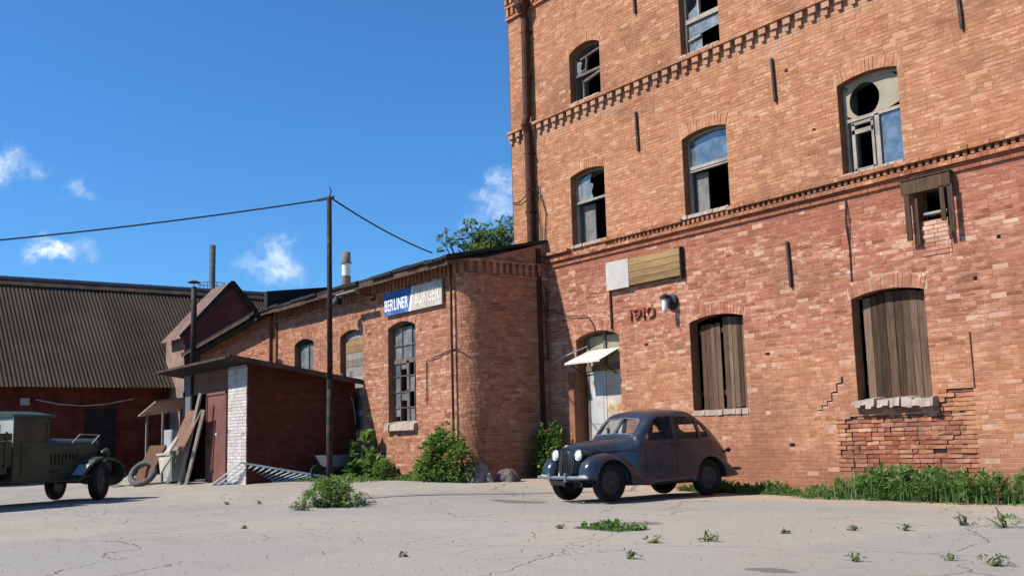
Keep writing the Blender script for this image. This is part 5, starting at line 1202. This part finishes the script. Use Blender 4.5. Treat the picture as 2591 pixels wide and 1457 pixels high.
# ------------------------------------------------------------------ vehicles: helpers
def pchip(xs, ys, x):
    if x <= xs[0]: return ys[0]
    if x >= xs[-1]: return ys[-1]
    n = len(xs); h = [xs[i+1]-xs[i] for i in range(n-1)]; d = [(ys[i+1]-ys[i])/h[i] for i in range(n-1)]
    def sl(i):
        if i == 0: return d[0]
        if i == n-1: return d[-1]
        return 0 if d[i-1]*d[i] <= 0 else 2*d[i-1]*d[i]/(d[i-1]+d[i])
    i = bisect.bisect_right(xs, x)-1; t = (x-xs[i])/h[i]; a, b = sl(i)*h[i], sl(i+1)*h[i]
    return (2*t**3-3*t*t+1)*ys[i]+(t**3-2*t*t+t)*a+(-2*t**3+3*t*t)*ys[i+1]+(t**3-t*t)*b
class Loft:
    def __init__(s, st): s.st = sorted(st, key=lambda q: q[0]); s.xs = [q[0] for q in s.st]; s.n = len(s.st[0][1])
    def keys(s, x): return [(pchip(s.xs, [q[1][k][0] for q in s.st], x), pchip(s.xs, [q[1][k][1] for q in s.st], x)) for k in range(s.n)]
    def half(s, x, sub=4):
        K = s.keys(x); out = []
        for i in range(len(K)-1):
            p0, p1, p2, p3 = K[max(i-1, 0)], K[i], K[i+1], K[min(i+2, len(K)-1)]
            if i == 0: p0 = (-p2[0], p2[1]) if abs(p1[0]) < 1e-6 else p1
            if i == len(K)-2: p3 = (-p1[0], p1[1])
            for j in range(sub):
                t = j/sub; f = lambda a, b, c, d: .5*((2*b)+(-a+c)*t+(2*a-5*b+4*c-d)*t*t+(-a+3*b-3*c+d)*t**3)
                out.append((max(0, f(p0[0], p1[0], p2[0], p3[0])), f(p0[1], p1[1], p2[1], p3[1])))
        return out+[K[-1]]
    def mesh(s, xs, sub=4, sy=1., dz=0., ztop=0., m=None):
        m = m or MB(); N = None; b0 = len(m.v)
        for x in xs:
            h = s.half(x, sub); ring = [(y*sy, z) for y, z in h]+[(-y*sy, z) for y, z in h[-2:0:-1]]; N = len(ring)
            zt = max(z for _, z in ring); zb_ = min(z for _, z in ring)
            for y, z in ring: m.v.append(Vector((x, y, z+(dz*(zt-z)-ztop*(z-zb_))/(zt-zb_))))
        for i in range(len(xs)-1):
            for k in range(N): m.f.append((b0+i*N+k, b0+i*N+(k+1) % N, b0+(i+1)*N+(k+1) % N, b0+(i+1)*N+k)); m.t.append(.5)
        m.f.append(tuple(b0+k for k in range(N-1, -1, -1))); m.f.append(tuple(b0+(len(xs)-1)*N+k for k in range(N))); m.t += [.5, .5]; return m
    def hw(s, x, z):
        h = s.half(x, 6); best = None
        for (y0, z0), (y1, z1) in zip(h, h[1:]):
            if (z0-z)*(z1-z) <= 0 and abs(z1-z0) > 1e-9:
                y = y0+(y1-y0)*(z-z0)/(z1-z0)
                if best is None or y > best: best = y
        return best if best is not None else 0
    def topz(s, x, y):
        h = s.half(x, 6); best = 0
        for (y0, z0), (y1, z1) in zip(h, h[1:]):
            if (y0-y)*(y1-y) <= 0 and abs(y1-y0) > 1e-9: best = max(best, z0+(z1-z0)*(y-y0)/(y1-y0))
        return best
def fr(a, b, n): return [a+(b-a)*k/n for k in range(n+1)]
def boolean(o, cutters, op='DIFFERENCE'):
    tmp = []
    for mb in cutters:
        c = mb.build('cutter', 'interior', local=True, fixn=True) if isinstance(mb, MB) else mb
        tmp.append(c); md = o.modifiers.new('b', 'BOOLEAN'); md.operation = op; md.object = c; md.solver = 'EXACT'
    par = o.parent; o.parent = None
    dg = bpy.context.evaluated_depsgraph_get(); dg.update(); me = bpy.data.meshes.new_from_object(o.evaluated_get(dg)); me.name = o.data.name
    o.modifiers.clear(); o.data = me; o.parent = par
    for c in tmp: bpy.data.objects.remove(c)
    return o
def smooth_by_angle(o, deg=35):
    me = o.data; bm = bmesh.new(); bm.from_mesh(me)
    for f in bm.faces: f.smooth = True
    for e in bm.edges:
        if len(e.link_faces) != 2 or e.calc_face_angle(0) > math.radians(deg): e.smooth = False
    bm.to_mesh(me); bm.free()
def wheel(parent, c, R, W, side, hubmat='rim', name='wheel', steer=0.):
    # tyre is the part, rim and cap its sub-parts; axle along local y
    ax = Vector((-math.sin(steer), math.cos(steer), 0))*side; m = MB(); w = W/2
    m.lathe(c, ax, [(R*.62, -w*.9), (R*.8, -w*1.05), (R*.95, -w), (R*.995, -w*.6), (R, -w*.35), (R*.985, -w*.3), (R*.985, -w*.2), (R, -w*.15), (R, w*.15), (R*.985, w*.2), (R*.985, w*.3), (R, w*.35), (R*.995, w*.6), (R*.95, w), (R*.8, w*1.05), (R*.62, w*.9)], 36, True)
    t = m.build(name, 'rubber', parent, smooth=True, local=True)
    m = MB(); m.lathe(c, ax, [(R*.64, w*.9), (R*.62, w*.6), (R*.55, w*.35), (R*.45, w*.45), (R*.28, w*.7), (R*.26, w*.72)], 30); m.lathe(c, ax, [(R*.64, -w*.9), (R*.0, -w*.5)], 24); m.build('rim', hubmat, t, smooth=True, local=True)
    m = MB(); m.lathe(c, ax, [(R*.27, w*.7), (R*.24, w*.95), (R*.12, w*1.1), (0, w*1.14)], 20); m.build('hub_cap', hubmat, t, smooth=True, local=True); return t

# ------------------------------------------------------------------ the old saloon car (front axle at x = 0, nose towards +x)
car = thing('vintage_car', 'dark blue-grey vintage four-door saloon car parked with its tail to the brick wall', 'car', (-14.42, 11.92, 0), math.radians(-90))
BODY = Loft([
 (.50, [(0, .40), (.10, .40), (.125, .52), (.13, .66), (.12, .78), (.08, .86), (0, .885)]),
 (.44, [(0, .38), (.16, .38), (.195, .52), (.20, .68), (.185, .82), (.12, .915), (0, .94)]),
 (.30, [(0, .34), (.23, .34), (.27, .52), (.275, .70), (.25, .86), (.17, .955), (0, .98)]),
 (0.0, [(0, .30), (.35, .30), (.40, .52), (.395, .72), (.35, .89), (.23, .99), (0, 1.015)]),
 (-.30, [(0, .28), (.50, .28), (.56, .52), (.52, .76), (.445, .935), (.28, 1.03), (0, 1.055)]),
 (-.58, [(0, .27), (.63, .27), (.68, .52), (.665, .80), (.61, .96), (.42, 1.06), (0, 1.09)]),
 (-.66, [(0, .27), (.635, .27), (.69, .52), (.68, .84), (.635, 1.02), (.50, 1.135), (0, 1.165)]),
 (-.98, [(0, .26), (.645, .26), (.705, .52), (.70, .92), (.65, 1.21), (.54, 1.435), (0, 1.495)]),
 (-1.10, [(0, .26), (.645, .26), (.71, .52), (.705, .94), (.655, 1.24), (.55, 1.48), (0, 1.54)]),
 (-1.50, [(0, .26), (.645, .26), (.715, .52), (.715, .95), (.655, 1.26), (.545, 1.515), (0, 1.58)]),
 (-1.92, [(0, .26), (.64, .26), (.71, .52), (.705, .94), (.648, 1.25), (.535, 1.495), (0, 1.57)]),
 (-2.30, [(0, .28), (.61, .28), (.685, .52), (.67, .91), (.605, 1.155), (.475, 1.355), (0, 1.455)]),
 (-2.66, [(0, .32), (.55, .32), (.615, .52), (.595, .82), (.535, .995), (.40, 1.14), (0, 1.225)]),
 (-2.96, [(0, .37), (.46, .37), (.515, .50), (.495, .69), (.435, .82), (.31, .915), (0, .965)]),
 (-3.14, [(0, .46), (.27, .46), (.32, .54), (.31, .63), (.26, .70), (.17, .745), (0, .76)])])
xs = fr(-3.14, -.69, 50)+fr(-.66, -.58, 4)+fr(-.54, .50, 26)
body = BODY.mesh(xs, 5).build('body', 'car_paint', car, local=True, fixn=True)
xi = fr(-2.6, -.73, 32); cav = BODY.mesh(xi, 4, .945, .10, .035)
SW = [[(-.79, 1.03), (-.80, 1.07), (-1.03, 1.375), (-1.10, 1.415), (-1.42, 1.435), (-1.42, 1.03)], [(-1.50, 1.03), (-1.50, 1.435), (-1.92, 1.415), (-2.02, 1.37), (-2.08, 1.03)], [(-2.15, 1.05), (-2.13, 1.315), (-2.22, 1.275), (-2.36, 1.11), (-2.38, 1.06)]]
cuts = [cav]
for poly in SW:
    m = MB(); m.prism([(x, -1.2, z) for x, z in poly], (0, 2.4, 0)); cuts.append(m)
WS = [[(.02, 1.145), (.50, 1.13), (.455, 1.355), (.40, 1.395), (.02, 1.42)]]
for sgn in (1, -1):
    m = MB(); m.prism([(-.54, sgn*y, z) for y, z in WS[0]], (-.42, 0, 0)); cuts.append(m)
RWp = [(.30, 1.15), (.33, 1.21), (.28, 1.29), (-.28, 1.29), (-.33, 1.21), (-.30, 1.15)]
m = MB(); m.prism([(-2.2, y, z) for y, z in RWp], (-.8, 0, 0)); cuts.append(m)
for ya in (1, -1):
    for xw in (0, -2.34):
        m = MB(); m.lathe((xw, 0, .33), (0, 1, 0), [(0.001, ya*.40), (.375, ya*.40), (.375, ya*1.0), (0.001, ya*1.0)], 36); cuts.append(m)
boolean(body, cuts); smooth_by_angle(body, 30)
# glass
def side_pane(poly, sgn, off=.018):
    m = MB(); p = [Vector((x, sgn*(BODY.hw(x, z)-off), z)) for x, z in poly]; m.add(p, [tuple(range(len(p)))]); m.build('window_pane', 'car_glass', car, local=True)
for poly in SW:
    for sgn in (1, -1): side_pane(poly, sgn)
def wsx(y, z):
    a, b = -1.10, -.58
    for _ in range(30):
        c = (a+b)/2
        if BODY.topz(c, y) > z: a = c
        else: b = c
    return a
for sgn in (1, -1):
    m = MB(); p = [Vector((wsx(y, z)-.015, sgn*y, z)) for y, z in WS[0]]; m.add(p, [tuple(range(len(p)))]); m.build('windscreen', 'car_glass', car, local=True)
    m = MB(); q = [Vector((wsx(y, z)+.006, sgn*y, z)) for y, z in WS[0]]; m.tube(q+[q[0]], .013, 6); m.build('windscreen_frame', 'car_trim', car, local=True)
m = MB(); m.add([(-2.62+.0, y, z) for y, z in RWp], [tuple(range(6))]); 
# doors: skins standing a little proud of the body
def skin(name, x0, x1, z0, z1, sgn, off=.007, slant=(0, 0), nz=14, nx=12):
    m = MB(); G = []
    for side in (0, 1):
        for j in range(nz+1):
            z = z0+(z1-z0)*j/nz; row = []
            for i in range(nx+1):
                x = x0+slant[0]*(j/nz)+(x1+slant[1]*(j/nz)-x0-slant[0]*(j/nz))*i/nx; y = BODY.hw(x, z)+(off if side == 0 else -.01); m.v.append(Vector((x, sgn*y, z)))
    W = nx+1
    def q(*f): m.f.append(f if sgn > 0 else f[::-1]); m.t.append(.5)
    for j in range(nz):
        for i in range(nx): a = j*W+i; q(a, a+W, a+W+1, a+1)
    B = (nz+1)*W
    rim = [i for i in range(W)]+[j*W+nx for j in range(1, nz+1)]+[nz*W+i for i in range(nx-1, -1, -1)]+[j*W for j in range(nz-1, 0, -1)]
    for a, b in zip(rim, rim[1:]+rim[:1]): q(a, b, b+B, a+B)
    o = m.build(name, 'car_paint', car, smooth=False, local=True); smooth_by_angle(o, 40); return o
for sgn in (1, -1):
    d1 = skin('door', -.74, -1.45, .34, 1.01, sgn, slant=(.0, 0)); d2 = skin('door', -1.47, -1.90, .36, 1.01, sgn, slant=(0, -.19))
    for d, x in ((d1, -1.38), (d2, -1.56)):
        m = MB(); y = sgn*(BODY.hw(x, .93)+.02); m.bar((x-.06, y, .93), (x+.06, y, .935), .02, .018); m.build('handle', 'iron', d, local=True)
    m = MB(); ys = [sgn*(BODY.hw(x, .985)+.006) for x in fr(-.1, -2.6, 20)]; m.tube([Vector((x, y, .985)) for x, y in zip(fr(-.64, -2.3, 20), [sgn*(BODY.hw(x, .985)+.004) for x in fr(-.64, -2.3, 20)])], .008, 5); m.build('belt_moulding', 'car_paint', car, local=True)
    m = MB(); m.tube([Vector((x, sgn*(BODY.hw(x, .86 if x < -.2 else .84)+.004), .86 if x < -.2 else .84)) for x in fr(.36, -.56, 16)], .006, 5); m.build('bonnet_seam', 'iron_black', car, local=True)
# fenders
def fender(st, sgn, wheel_x, Rw, name):
    m = MB(); N = 22; xs = fr(st[0][0], st[-1][0], 34); X = [q[0] for q in st][::-1]; V = st[::-1]
    for x in xs:
        yc, w, zb_, zt = (pchip(X, [q[k] for q in V], x) for k in (1, 2, 3, 4))
        ring = []
        for k in range(N-3):
            a = math.pi*k/(N-4); ring.append((yc+w*math.copysign(abs(math.cos(a))**.75, math.cos(a)), zb_+(zt-zb_)*(math.sin(a)**.7 if 0 < k < N-4 else 0)))
        ring += [(yc-w*.5, zb_-.001), (yc, zb_-.002), (yc+w*.5, zb_-.001)]
        for y, z in ring: m.v.append(Vector((x, sgn*y, z)))
    for i in range(len(xs)-1):
        for k in range(N): m.f.append((i*N+k, i*N+(k+1) % N, (i+1)*N+(k+1) % N, (i+1)*N+k)); m.t.append(.5)
    m.f.append(tuple(range(N-1, -1, -1))); m.f.append(tuple((len(xs)-1)*N+k for k in range(N))); m.t += [.5, .5]
    o = m.build(name, 'car_paint', car, local=True, fixn=True)
    c = MB(); c.lathe((wheel_x, 0, .33), (0, 1, 0), [(.001, sgn*.43), (Rw, sgn*.43), (Rw, sgn*1.2), (.001, sgn*1.2)], 40); boolean(o, [c]); smooth_by_angle(o, 40); return o
FF = [(.56, .50, .07, .47, .53), (.52, .505, .13, .43, .62), (.44, .51, .18, .40, .72), (.30, .515, .205, .36, .79), (.05, .52, .215, .34, .825), (-.18, .525, .21, .31, .79), (-.40, .54, .185, .29, .67), (-.60, .57, .15, .275, .51), (-.80, .615, .10, .265, .36), (-.92, .65, .05, .262, .29)]
RF = [(-1.86, .665, .035, .27, .34), (-1.98, .645, .08, .28, .56), (-2.15, .625, .115, .30, .70), (-2.36, .61, .135, .31, .755), (-2.58, .60, .135, .31, .71), (-2.80, .59, .12, .32, .60), (-3.0, .58, .09, .33, .47), (-3.12, .575, .05, .335, .39)]
for sgn in (1, -1):
    fender(FF, sgn, 0, .385, 'front_fender'); fender(RF, sgn, -2.34, .37, 'rear_fender')
    wheel(car, Vector((0, sgn*.555, .33)), .33, .15, sgn, steer=.0); wheel(car, Vector((-2.34, sgn*.57, .33)), .33, .15, sgn)
    # headlamp pods beside the grille
    m = MB(); c = Vector((.40, sgn*.315, .80)); m.lathe(c, (1, 0, .02), [(0.0, -.30), (.03, -.28), (.065, -.18), (.085, -.05), (.092, .02), (.09, .045), (.08, .05)], 20); hl = m.build('headlight', 'car_paint', car, smooth=True, local=True)
    m = MB(); m.lathe(c, (1, 0, .02), [(.082, .045), (.07, .062), (.04, .075), (0, .08)], 20); m.build('lens', 'lamp_glass', hl, smooth=True, local=True)
    m = MB(); m.lathe(c, (1, 0, .02), [(.080, .04), (.098, .045), (.096, .062), (.080, .062)], 20, True); m.build('rim', 'chrome', hl, smooth=True, local=True)
    m = MB(); m.box(.53, .56, sgn*.52-.08, sgn*.52+.08, .445, .475); m.build('marker_plate', 'lamp_glass', car, local=True)
# grille: vee-shaped shield with upright bars
def gx(y, z): return .585-abs(y)*.50-max(0, z-.45)*.13
GO = [(0, .405), (.13, .42), (.185, .52), (.20, .68), (.185, .82), (.13, .905), (0, .93)]
m = MB()
for sg in (1, -1):
    P = [Vector((gx(y, z), sg*y, z)) for y, z in GO]; m.add(P+[p-Vector((.12, 0, 0)) for p in P], [tuple(range(7)) if sg < 0 else tuple(range(6, -1, -1))]+[(k, k+1, 8+k, 7+k) for k in range(6)])
gs = m.build('grille', 'iron_black', car, local=True)
for k in range(-6, 7):
    y = k*.028; zs_ = [z for yy, z in GO]
    def lim(y):
        lo = hi = None
        for (y0, z0), (y1, z1) in zip(GO, GO[1:]):
            if (y0-abs(y))*(y1-abs(y)) <= 0 and y0 != y1:
                z = z0+(z1-z0)*(abs(y)-y0)/(y1-y0); lo = z if lo is None else min(lo, z); hi = z if hi is None else max(hi, z)
        return lo, hi
    lo, hi = lim(y); m = MB(); m.tube([(gx(y, lo)+.004, y, lo), (gx(y, .6)+.006, y, .6), (gx(y, hi)+.004, y, hi)], .007, 5); m.build('grille_bar', 'rim', gs, local=True)
m = MB(); pts = [(gx(y, z)+.004, y, z) for y, z in GO]; m.tube(pts+[(x, -y, z) for x, y, z in pts[-2::-1]], .012, 6); m.build('grille_surround', 'car_paint', car, local=True)
m = MB(); m.box(.44, .50, -.045, .045, .925, .95); m.tube([(.46, 0, .945), (.1, 0, 1.012), (-.3, 0, 1.06), (-.58, 0, 1.097)], .009, 5); m.build('bonnet_strip', 'car_trim', car, local=True)
m = MB(); m.lathe((.44, 0, .93), (.2, 0, 1), [(.03, 0), (.045, .02), (.03, .04), (0, .05)], 12); m.build('bonnet_badge', 'chrome', car, local=True)
# bumpers
def bumper(x, z, w, sg, name):
    m = MB(); n = 12; pts = [(x-sg*.10*abs(t)**2.2, t*w, z) for t in fr(-1, 1, n)]
    m.tube([Vector(p) for p in pts], .030, 8)
    o = m.build(name, 'car_trim', car, local=True)
    for s in (-1, 1): q = MB(); q.box(x-.02, x+.035*sg if sg > 0 else x+.02, s*.22-.022, s*.22+.022, z-.07, z+.08) if sg > 0 else q.box(x-.035, x+.02, s*.22-.022, s*.22+.022, z-.07, z+.08); q.build('overrider', 'car_trim', o, local=True); q = MB(); q.bar((x-.01*sg, s*.25, z), (x-.35*sg, s*.25, z-.02), .02, .05); q.build('bracket', 'iron_black', o, local=True)
bumper(.655, .43, .68, 1, 'front_bumper'); bumper(-3.28, .45, .62, -1, 'rear_bumper')
m = MB(); m.box(.66, .672, -.2, .2, .30, .385); m.build('number_plate', 'iron_black', car, local=True)
for s in (1, -1): m = MB(); m.lathe((-3.0, s*.50, .80), (-1, 0, 0), [(.0, -.03), (.035, -.02), (.045, .03), (.03, .06), (0, .065)], 12); m.bar((-2.9, s*.5, .76), (-2.98, s*.5, .80), .02, .03); m.build('tail_light', 'iron_black', car, local=True)
# inside and underneath
def rbox(x0, x1, y0, y1, z0, z1, name, mat='interior'):
    m = MB(); m.box(x0, x1, y0, y1, z0, z1); o = m.build(name, mat, car, local=True); b = o.modifiers.new('bev', 'BEVEL'); b.width = .04; b.segments = 3; return o
for s in (-1, 1): rbox(-1.50, -1.40, s*.30-.22, s*.30+.22, .55, 1.16, 'seat_back'); rbox(-1.46, -1.02, s*.30-.22, s*.30+.22, .40, .58, 'seat')
rbox(-2.3, -2.16, -.52, .52, .55, 1.10, 'rear_seat_back'); rbox(-2.22, -1.78, -.52, .52, .40, .58, 'rear_seat')
m = MB(); m.lathe((-1.04, .28, 1.02), (-.75, 0, .66), [(.185, -.01), (.195, 0), (.185, .01), (.175, 0)], 22, True); m.tube([(-1.04, .28, 1.02), (-.75, .28, .75)], .015, 6); m.bar((-1.04, .11, 1.02), (-1.04, .45, 1.02), .015, .015); m.build('steering_wheel', 'interior', car, local=True)
m = MB(); m.box(-.78, -.72, -.58, .58, .75, 1.06); m.build('dashboard', 'interior', car, local=True)
m = MB(); m.tube([(0, -.5, .33), (0, .5, .33)], .035, 8); m.tube([(-2.34, -.5, .33), (-2.34, .5, .33)], .045, 8); m.box(-2.9, .35, -.26, -.2, .26, .34); m.box(-2.9, .35, .2, .26, .26, .34); m.box(-.6, .2, -.18, .18, .24, .4); m.build('chassis', 'iron_black', car, local=True)

# ------------------------------------------------------------------ the army lorry at the left edge
hd = Vector((-.47, .883, 0)); rzt = math.atan2(hd.y, hd.x)
axc = Vector((-25.1, 6.5, 0))+Vector((-hd.y, hd.x, 0))*.74
tk = thing('lorry', 'dark green old lorry with a boxy cab, half out of the left edge', 'truck', (axc.x, axc.y, 0), rzt)
tk.scale = (.93, .93, .93)
def tb(*a, name, mat='truck_green', par=None, bev=0.):
    m = MB()
    for q in a: m.box(*q)
    o = m.build(name, mat, par or tk, local=True)
    if bev: b = o.modifiers.new('bev', 'BEVEL'); b.width = bev; b.segments = 3
    return o
for s in (1, -1):
    wheel(tk, Vector((0, s*.74, .46)), .46, .19, s, steer=0.45)
    wheel(tk, Vector((-3.8, s*.80, .46)), .46, .20, s); wheel(tk, Vector((-3.8, s*.57, .46)), .46, .20, s)
HOOD = Loft([(.28, [(0, .70), (.33, .70), (.35, .95), (.35, 1.17), (.32, 1.34), (.20, 1.44), (0, 1.47)]), (-.5, [(0, .70), (.42, .70), (.44, .95), (.44, 1.18), (.40, 1.36), (.26, 1.46), (0, 1.49)]), (-1.45, [(0, .70), (.54, .70), (.57, .95), (.57, 1.18), (.52, 1.36), (.34, 1.47), (0, 1.51)])])
h = HOOD.mesh(fr(-1.45, .28, 10), 4).build('bonnet', 'truck_green', tk, local=True, fixn=True); smooth_by_angle(h, 35)
m = MB(); m.box(.28, .36, -.35, .35, .68, 1.49); gf = m.build('radiator', 'iron_black', tk, local=True)
for k in range(9): m = MB(); m.box(.36, .375, -.25+.06*k, -.235+.06*k, .78, 1.34); m.build('radiator_bar', 'iron', gf, local=True)
for k in range(8): m = MB(); m.box(-1.25+.12*k, -1.21+.12*k, -.578+.016*k, -.54+.016*k, .88, 1.12); m.build('louvre', 'truck_green', h, local=True)
# cab
cx0, cx1, cw = -2.5, -1.5, .80
def ct(*a): return a
m = MB(); m.box(cx0, cx1, -cw, cw, .62, 1.40); cab = m.build('cab', 'truck_green', tk, local=True)
for s in (-1, 1):
    tb((cx0, cx0+.12, s*cw-(.05 if s > 0 else 0), s*cw+(.05 if s < 0 else 0), 1.40, 2.0), (cx1-.1, cx1, s*cw-(.05 if s > 0 else 0), s*cw+(.05 if s < 0 else 0), 1.40, 2.0), (cx0+.12, cx1-.1, s*cw-(.05 if s > 0 else 0), s*cw+(.05 if s < 0 else 0), 1.86, 2.0), (cx0+.12, cx0+.3, s*cw-(.05 if s > 0 else 0), s*cw+(.05 if s < 0 else 0), 1.40, 1.86), name='window_surround', par=cab)
    tb((cx0+.22, cx1-.06, s*(cw+.012)-.006, s*(cw+.012)+.006, .68, 1.40), name='door', par=cab)
    m = MB(); m.box(cx0+.3, cx1-.1, s*(cw-.03)-.004, s*(cw-.03)+.004, 1.40, 1.86); m.build('window_pane', 'car_glass', cab, local=True)
    m = MB(); m.bar((cx0+.35, s*(cw+.03), 1.28), (cx0+.48, s*(cw+.03), 1.28), .02, .02); m.build('handle', 'iron', cab, local=True)
# rear and front faces of the cab
tb((cx0-.012, cx0, -cw, -.38, 1.40, 2.0), (cx0-.012, cx0, .38, cw, 1.40, 2.0), (cx0-.012, cx0, -.38, .38, 1.40, 1.52), (cx0-.012, cx0, -.38, .38, 1.82, 2.0), name='rear_panel', mat='truck_pale', par=cab)
tb((cx1-.04, cx1, -cw, cw, 1.90, 2.0), (cx1-.04, cx1, -.03, .03, 1.4, 1.9), (cx1-.04, cx1, -cw, -cw+.07, 1.4, 1.9), (cx1-.04, cx1, cw-.07, cw, 1.4, 1.9), (cx1-.04, cx1, -cw, cw, 1.40, 1.48), name='windscreen_frame', par=cab)
m = MB(); m.box(cx1-.025, cx1-.015, -cw+.07, cw-.07, 1.48, 1.9); m.build('windscreen', 'car_glass', cab, local=True)
ROOF = Loft([(x, [(0, 1.98), (w, 1.98), (w+.02, 2.0), (w, 2.035), (w*.7, 2.09+e), (w*.35, 2.12+e), (0, 2.13+e)]) for x, w, e in ((cx0-.06, .80, -.03), (cx0+.3, .84, 0), (cx1-.2, .84, 0), (cx1+.1, .80, -.05))])
rfo = ROOF.mesh(fr(cx0-.06, cx1+.1, 10), 3).build('cab_roof', 'truck_green', tk, local=True, fixn=True); smooth_by_angle(rfo, 40)
tb((cx0+.1, cx0+.25, -.7, .7, .9, 1.5), (cx0+.25, cx0+.7, -.7, .7, .85, 1.0), name='seat', mat='interior', par=cab)
# front fenders: bent plates, running boards
for s in (1, -1):
    m = MB(); prof = [(.62, .66), (.60, .80), (.45, .96), (.22, 1.03), (-.05, 1.04), (-.28, .98), (-.45, .84), (-.66, .60), (-.80, .52), (-2.3, .52)]
    up = [Vector((x, s*.52, z)) for x, z in prof]; ot = [Vector((x, s*.93, z-.012)) for x, z in prof]; b = len(m.v); n = len(prof)
    m.v += up+ot+[p-Vector((0, 0, .02)) for p in up]+[p-Vector((0, 0, .02)) for p in ot]
    for i in range(n-1):
        for a, q in ((0, 1), (3, 2), (1, 3), (2, 0)): m.f.append((a*n+i, q*n+i, q*n+i+1, a*n+i+1)); m.t.append(.5)
    for i in range(n-2):                                   # outer valance
        q0, q1 = ot[i], ot[i+1]; dn = Vector((0, 0, -.07)); m.add([q0, q1, q1+dn, q0+dn, q0-Vector((0, s*.012, 0)), q1-Vector((0, s*.012, 0)), q1+dn-Vector((0, s*.012, 0)), q0+dn-Vector((0, s*.012, 0))], [(0, 1, 2, 3), (7, 6, 5, 4), (3, 2, 6, 7)])
    o = m.build('front_fender', 'truck_pale' if False else 'truck_green', tk, local=True, fixn=True)
    tb((-.67, -.44, s*.93-.004, s*.93+.004, .57, .6), name='fender_edge', par=o)
    m = MB(); P = [Vector((x, 0, z+.004)) for x, z in ((-.44, .85), (-.66, .61))]; m.hexa([(P[1].x, s*.56, P[1].z), (P[1].x, s*.92, P[1].z), (P[0].x, s*.92, P[0].z), (P[0].x, s*.56, P[0].z), (P[1].x-.01, s*.56, P[1].z+.012), (P[1].x-.01, s*.92, P[1].z+.012), (P[0].x-.01, s*.92, P[0].z+.012), (P[0].x-.01, s*.56, P[0].z+.012)]); q = m.build('sunlit_fender_slope', 'truck_pale', o, local=True, fixn=True); q['label'] = 'sunlight on the sloping rear of the fender, painted as a pale plate'  # pale overlay paints sunlight onto the slope of the green fender
    m = MB(); m.lathe((.42, s*.50, 1.12), (1, 0, 0), [(0, -.16), (.06, -.14), (.11, -.03), (.12, .02), (.11, .03)], 18); hl = m.build('headlight', 'truck_green', tk, smooth=True, local=True); m = MB(); m.lathe((.42, s*.50, 1.12), (1, 0, 0), [(.112, .025), (.06, .045), (0, .05)], 18); m.build('lens', 'lamp_glass', hl, smooth=True, local=True)
m = MB(); m.bar((.1, -.62, 1.56), (-.5, -.62, 1.58), .02, .02); m.bar((.1, -.62, 1.56), (.1, -.36, 1.36), .02, .02); m.bar((-.5, -.62, 1.58), (-.55, -.42, 1.38), .02, .02); m.build('bonnet_flap', 'truck_pale', tk, local=True)
tb((.70, .76, -.85, .85, .50, .64), name='front_bumper'); tb((-6.0, .7, -.42, -.34, .55, .70), (-6.0, .7, .34, .42, .55, .70), (-.05, .05, -.7, .7, .40, .50), (-3.87, -3.73, -.8, .8, .36, .56), name='chassis', mat='iron_black')
tb((-1.5, .26, -.50, -.40, .52, .98), (-1.5, .26, .40, .50, .52, .98), name='engine_apron')
tb((.27, .29, -.52, -.28, .6, 1.0), (.27, .29, .28, .52, .6, 1.0), name='radiator_apron')
tb((-2.5, -1.5, -.80, .80, .50, .63), name='cab_floor')
# load bed of planks
bz0, bz1 = .95, 1.62; b0, b1, bw = -5.9, -2.72, 1.02
bed = tb((b0, b1, -bw, bw, bz0-.06, bz0), (b0, b1, -.9, -.75, bz0-.22, bz0-.06), (b0, b1, .75, .9, bz0-.22, bz0-.06), name='load_bed')
for s in (1, -1):
    for k in range(4):
        z = bz0+.005+k*.165; tb((b0, b1, s*bw-.015, s*bw+.015, z, z+.158), name='side_plank', par=bed)
    for x in fr(b0+.15, b1-.15, 4): tb((x-.03, x+.03, s*(bw+.03)-.012, s*(bw+.03)+.012, bz0-.1, bz1+.02), name='side_stake', par=bed)
for k in range(4):
    z = bz0+.005+k*.165
    for x in (b0, b1): tb((x-.015, x+.015, -bw, bw, z, z+.158), name='end_plank', par=bed)
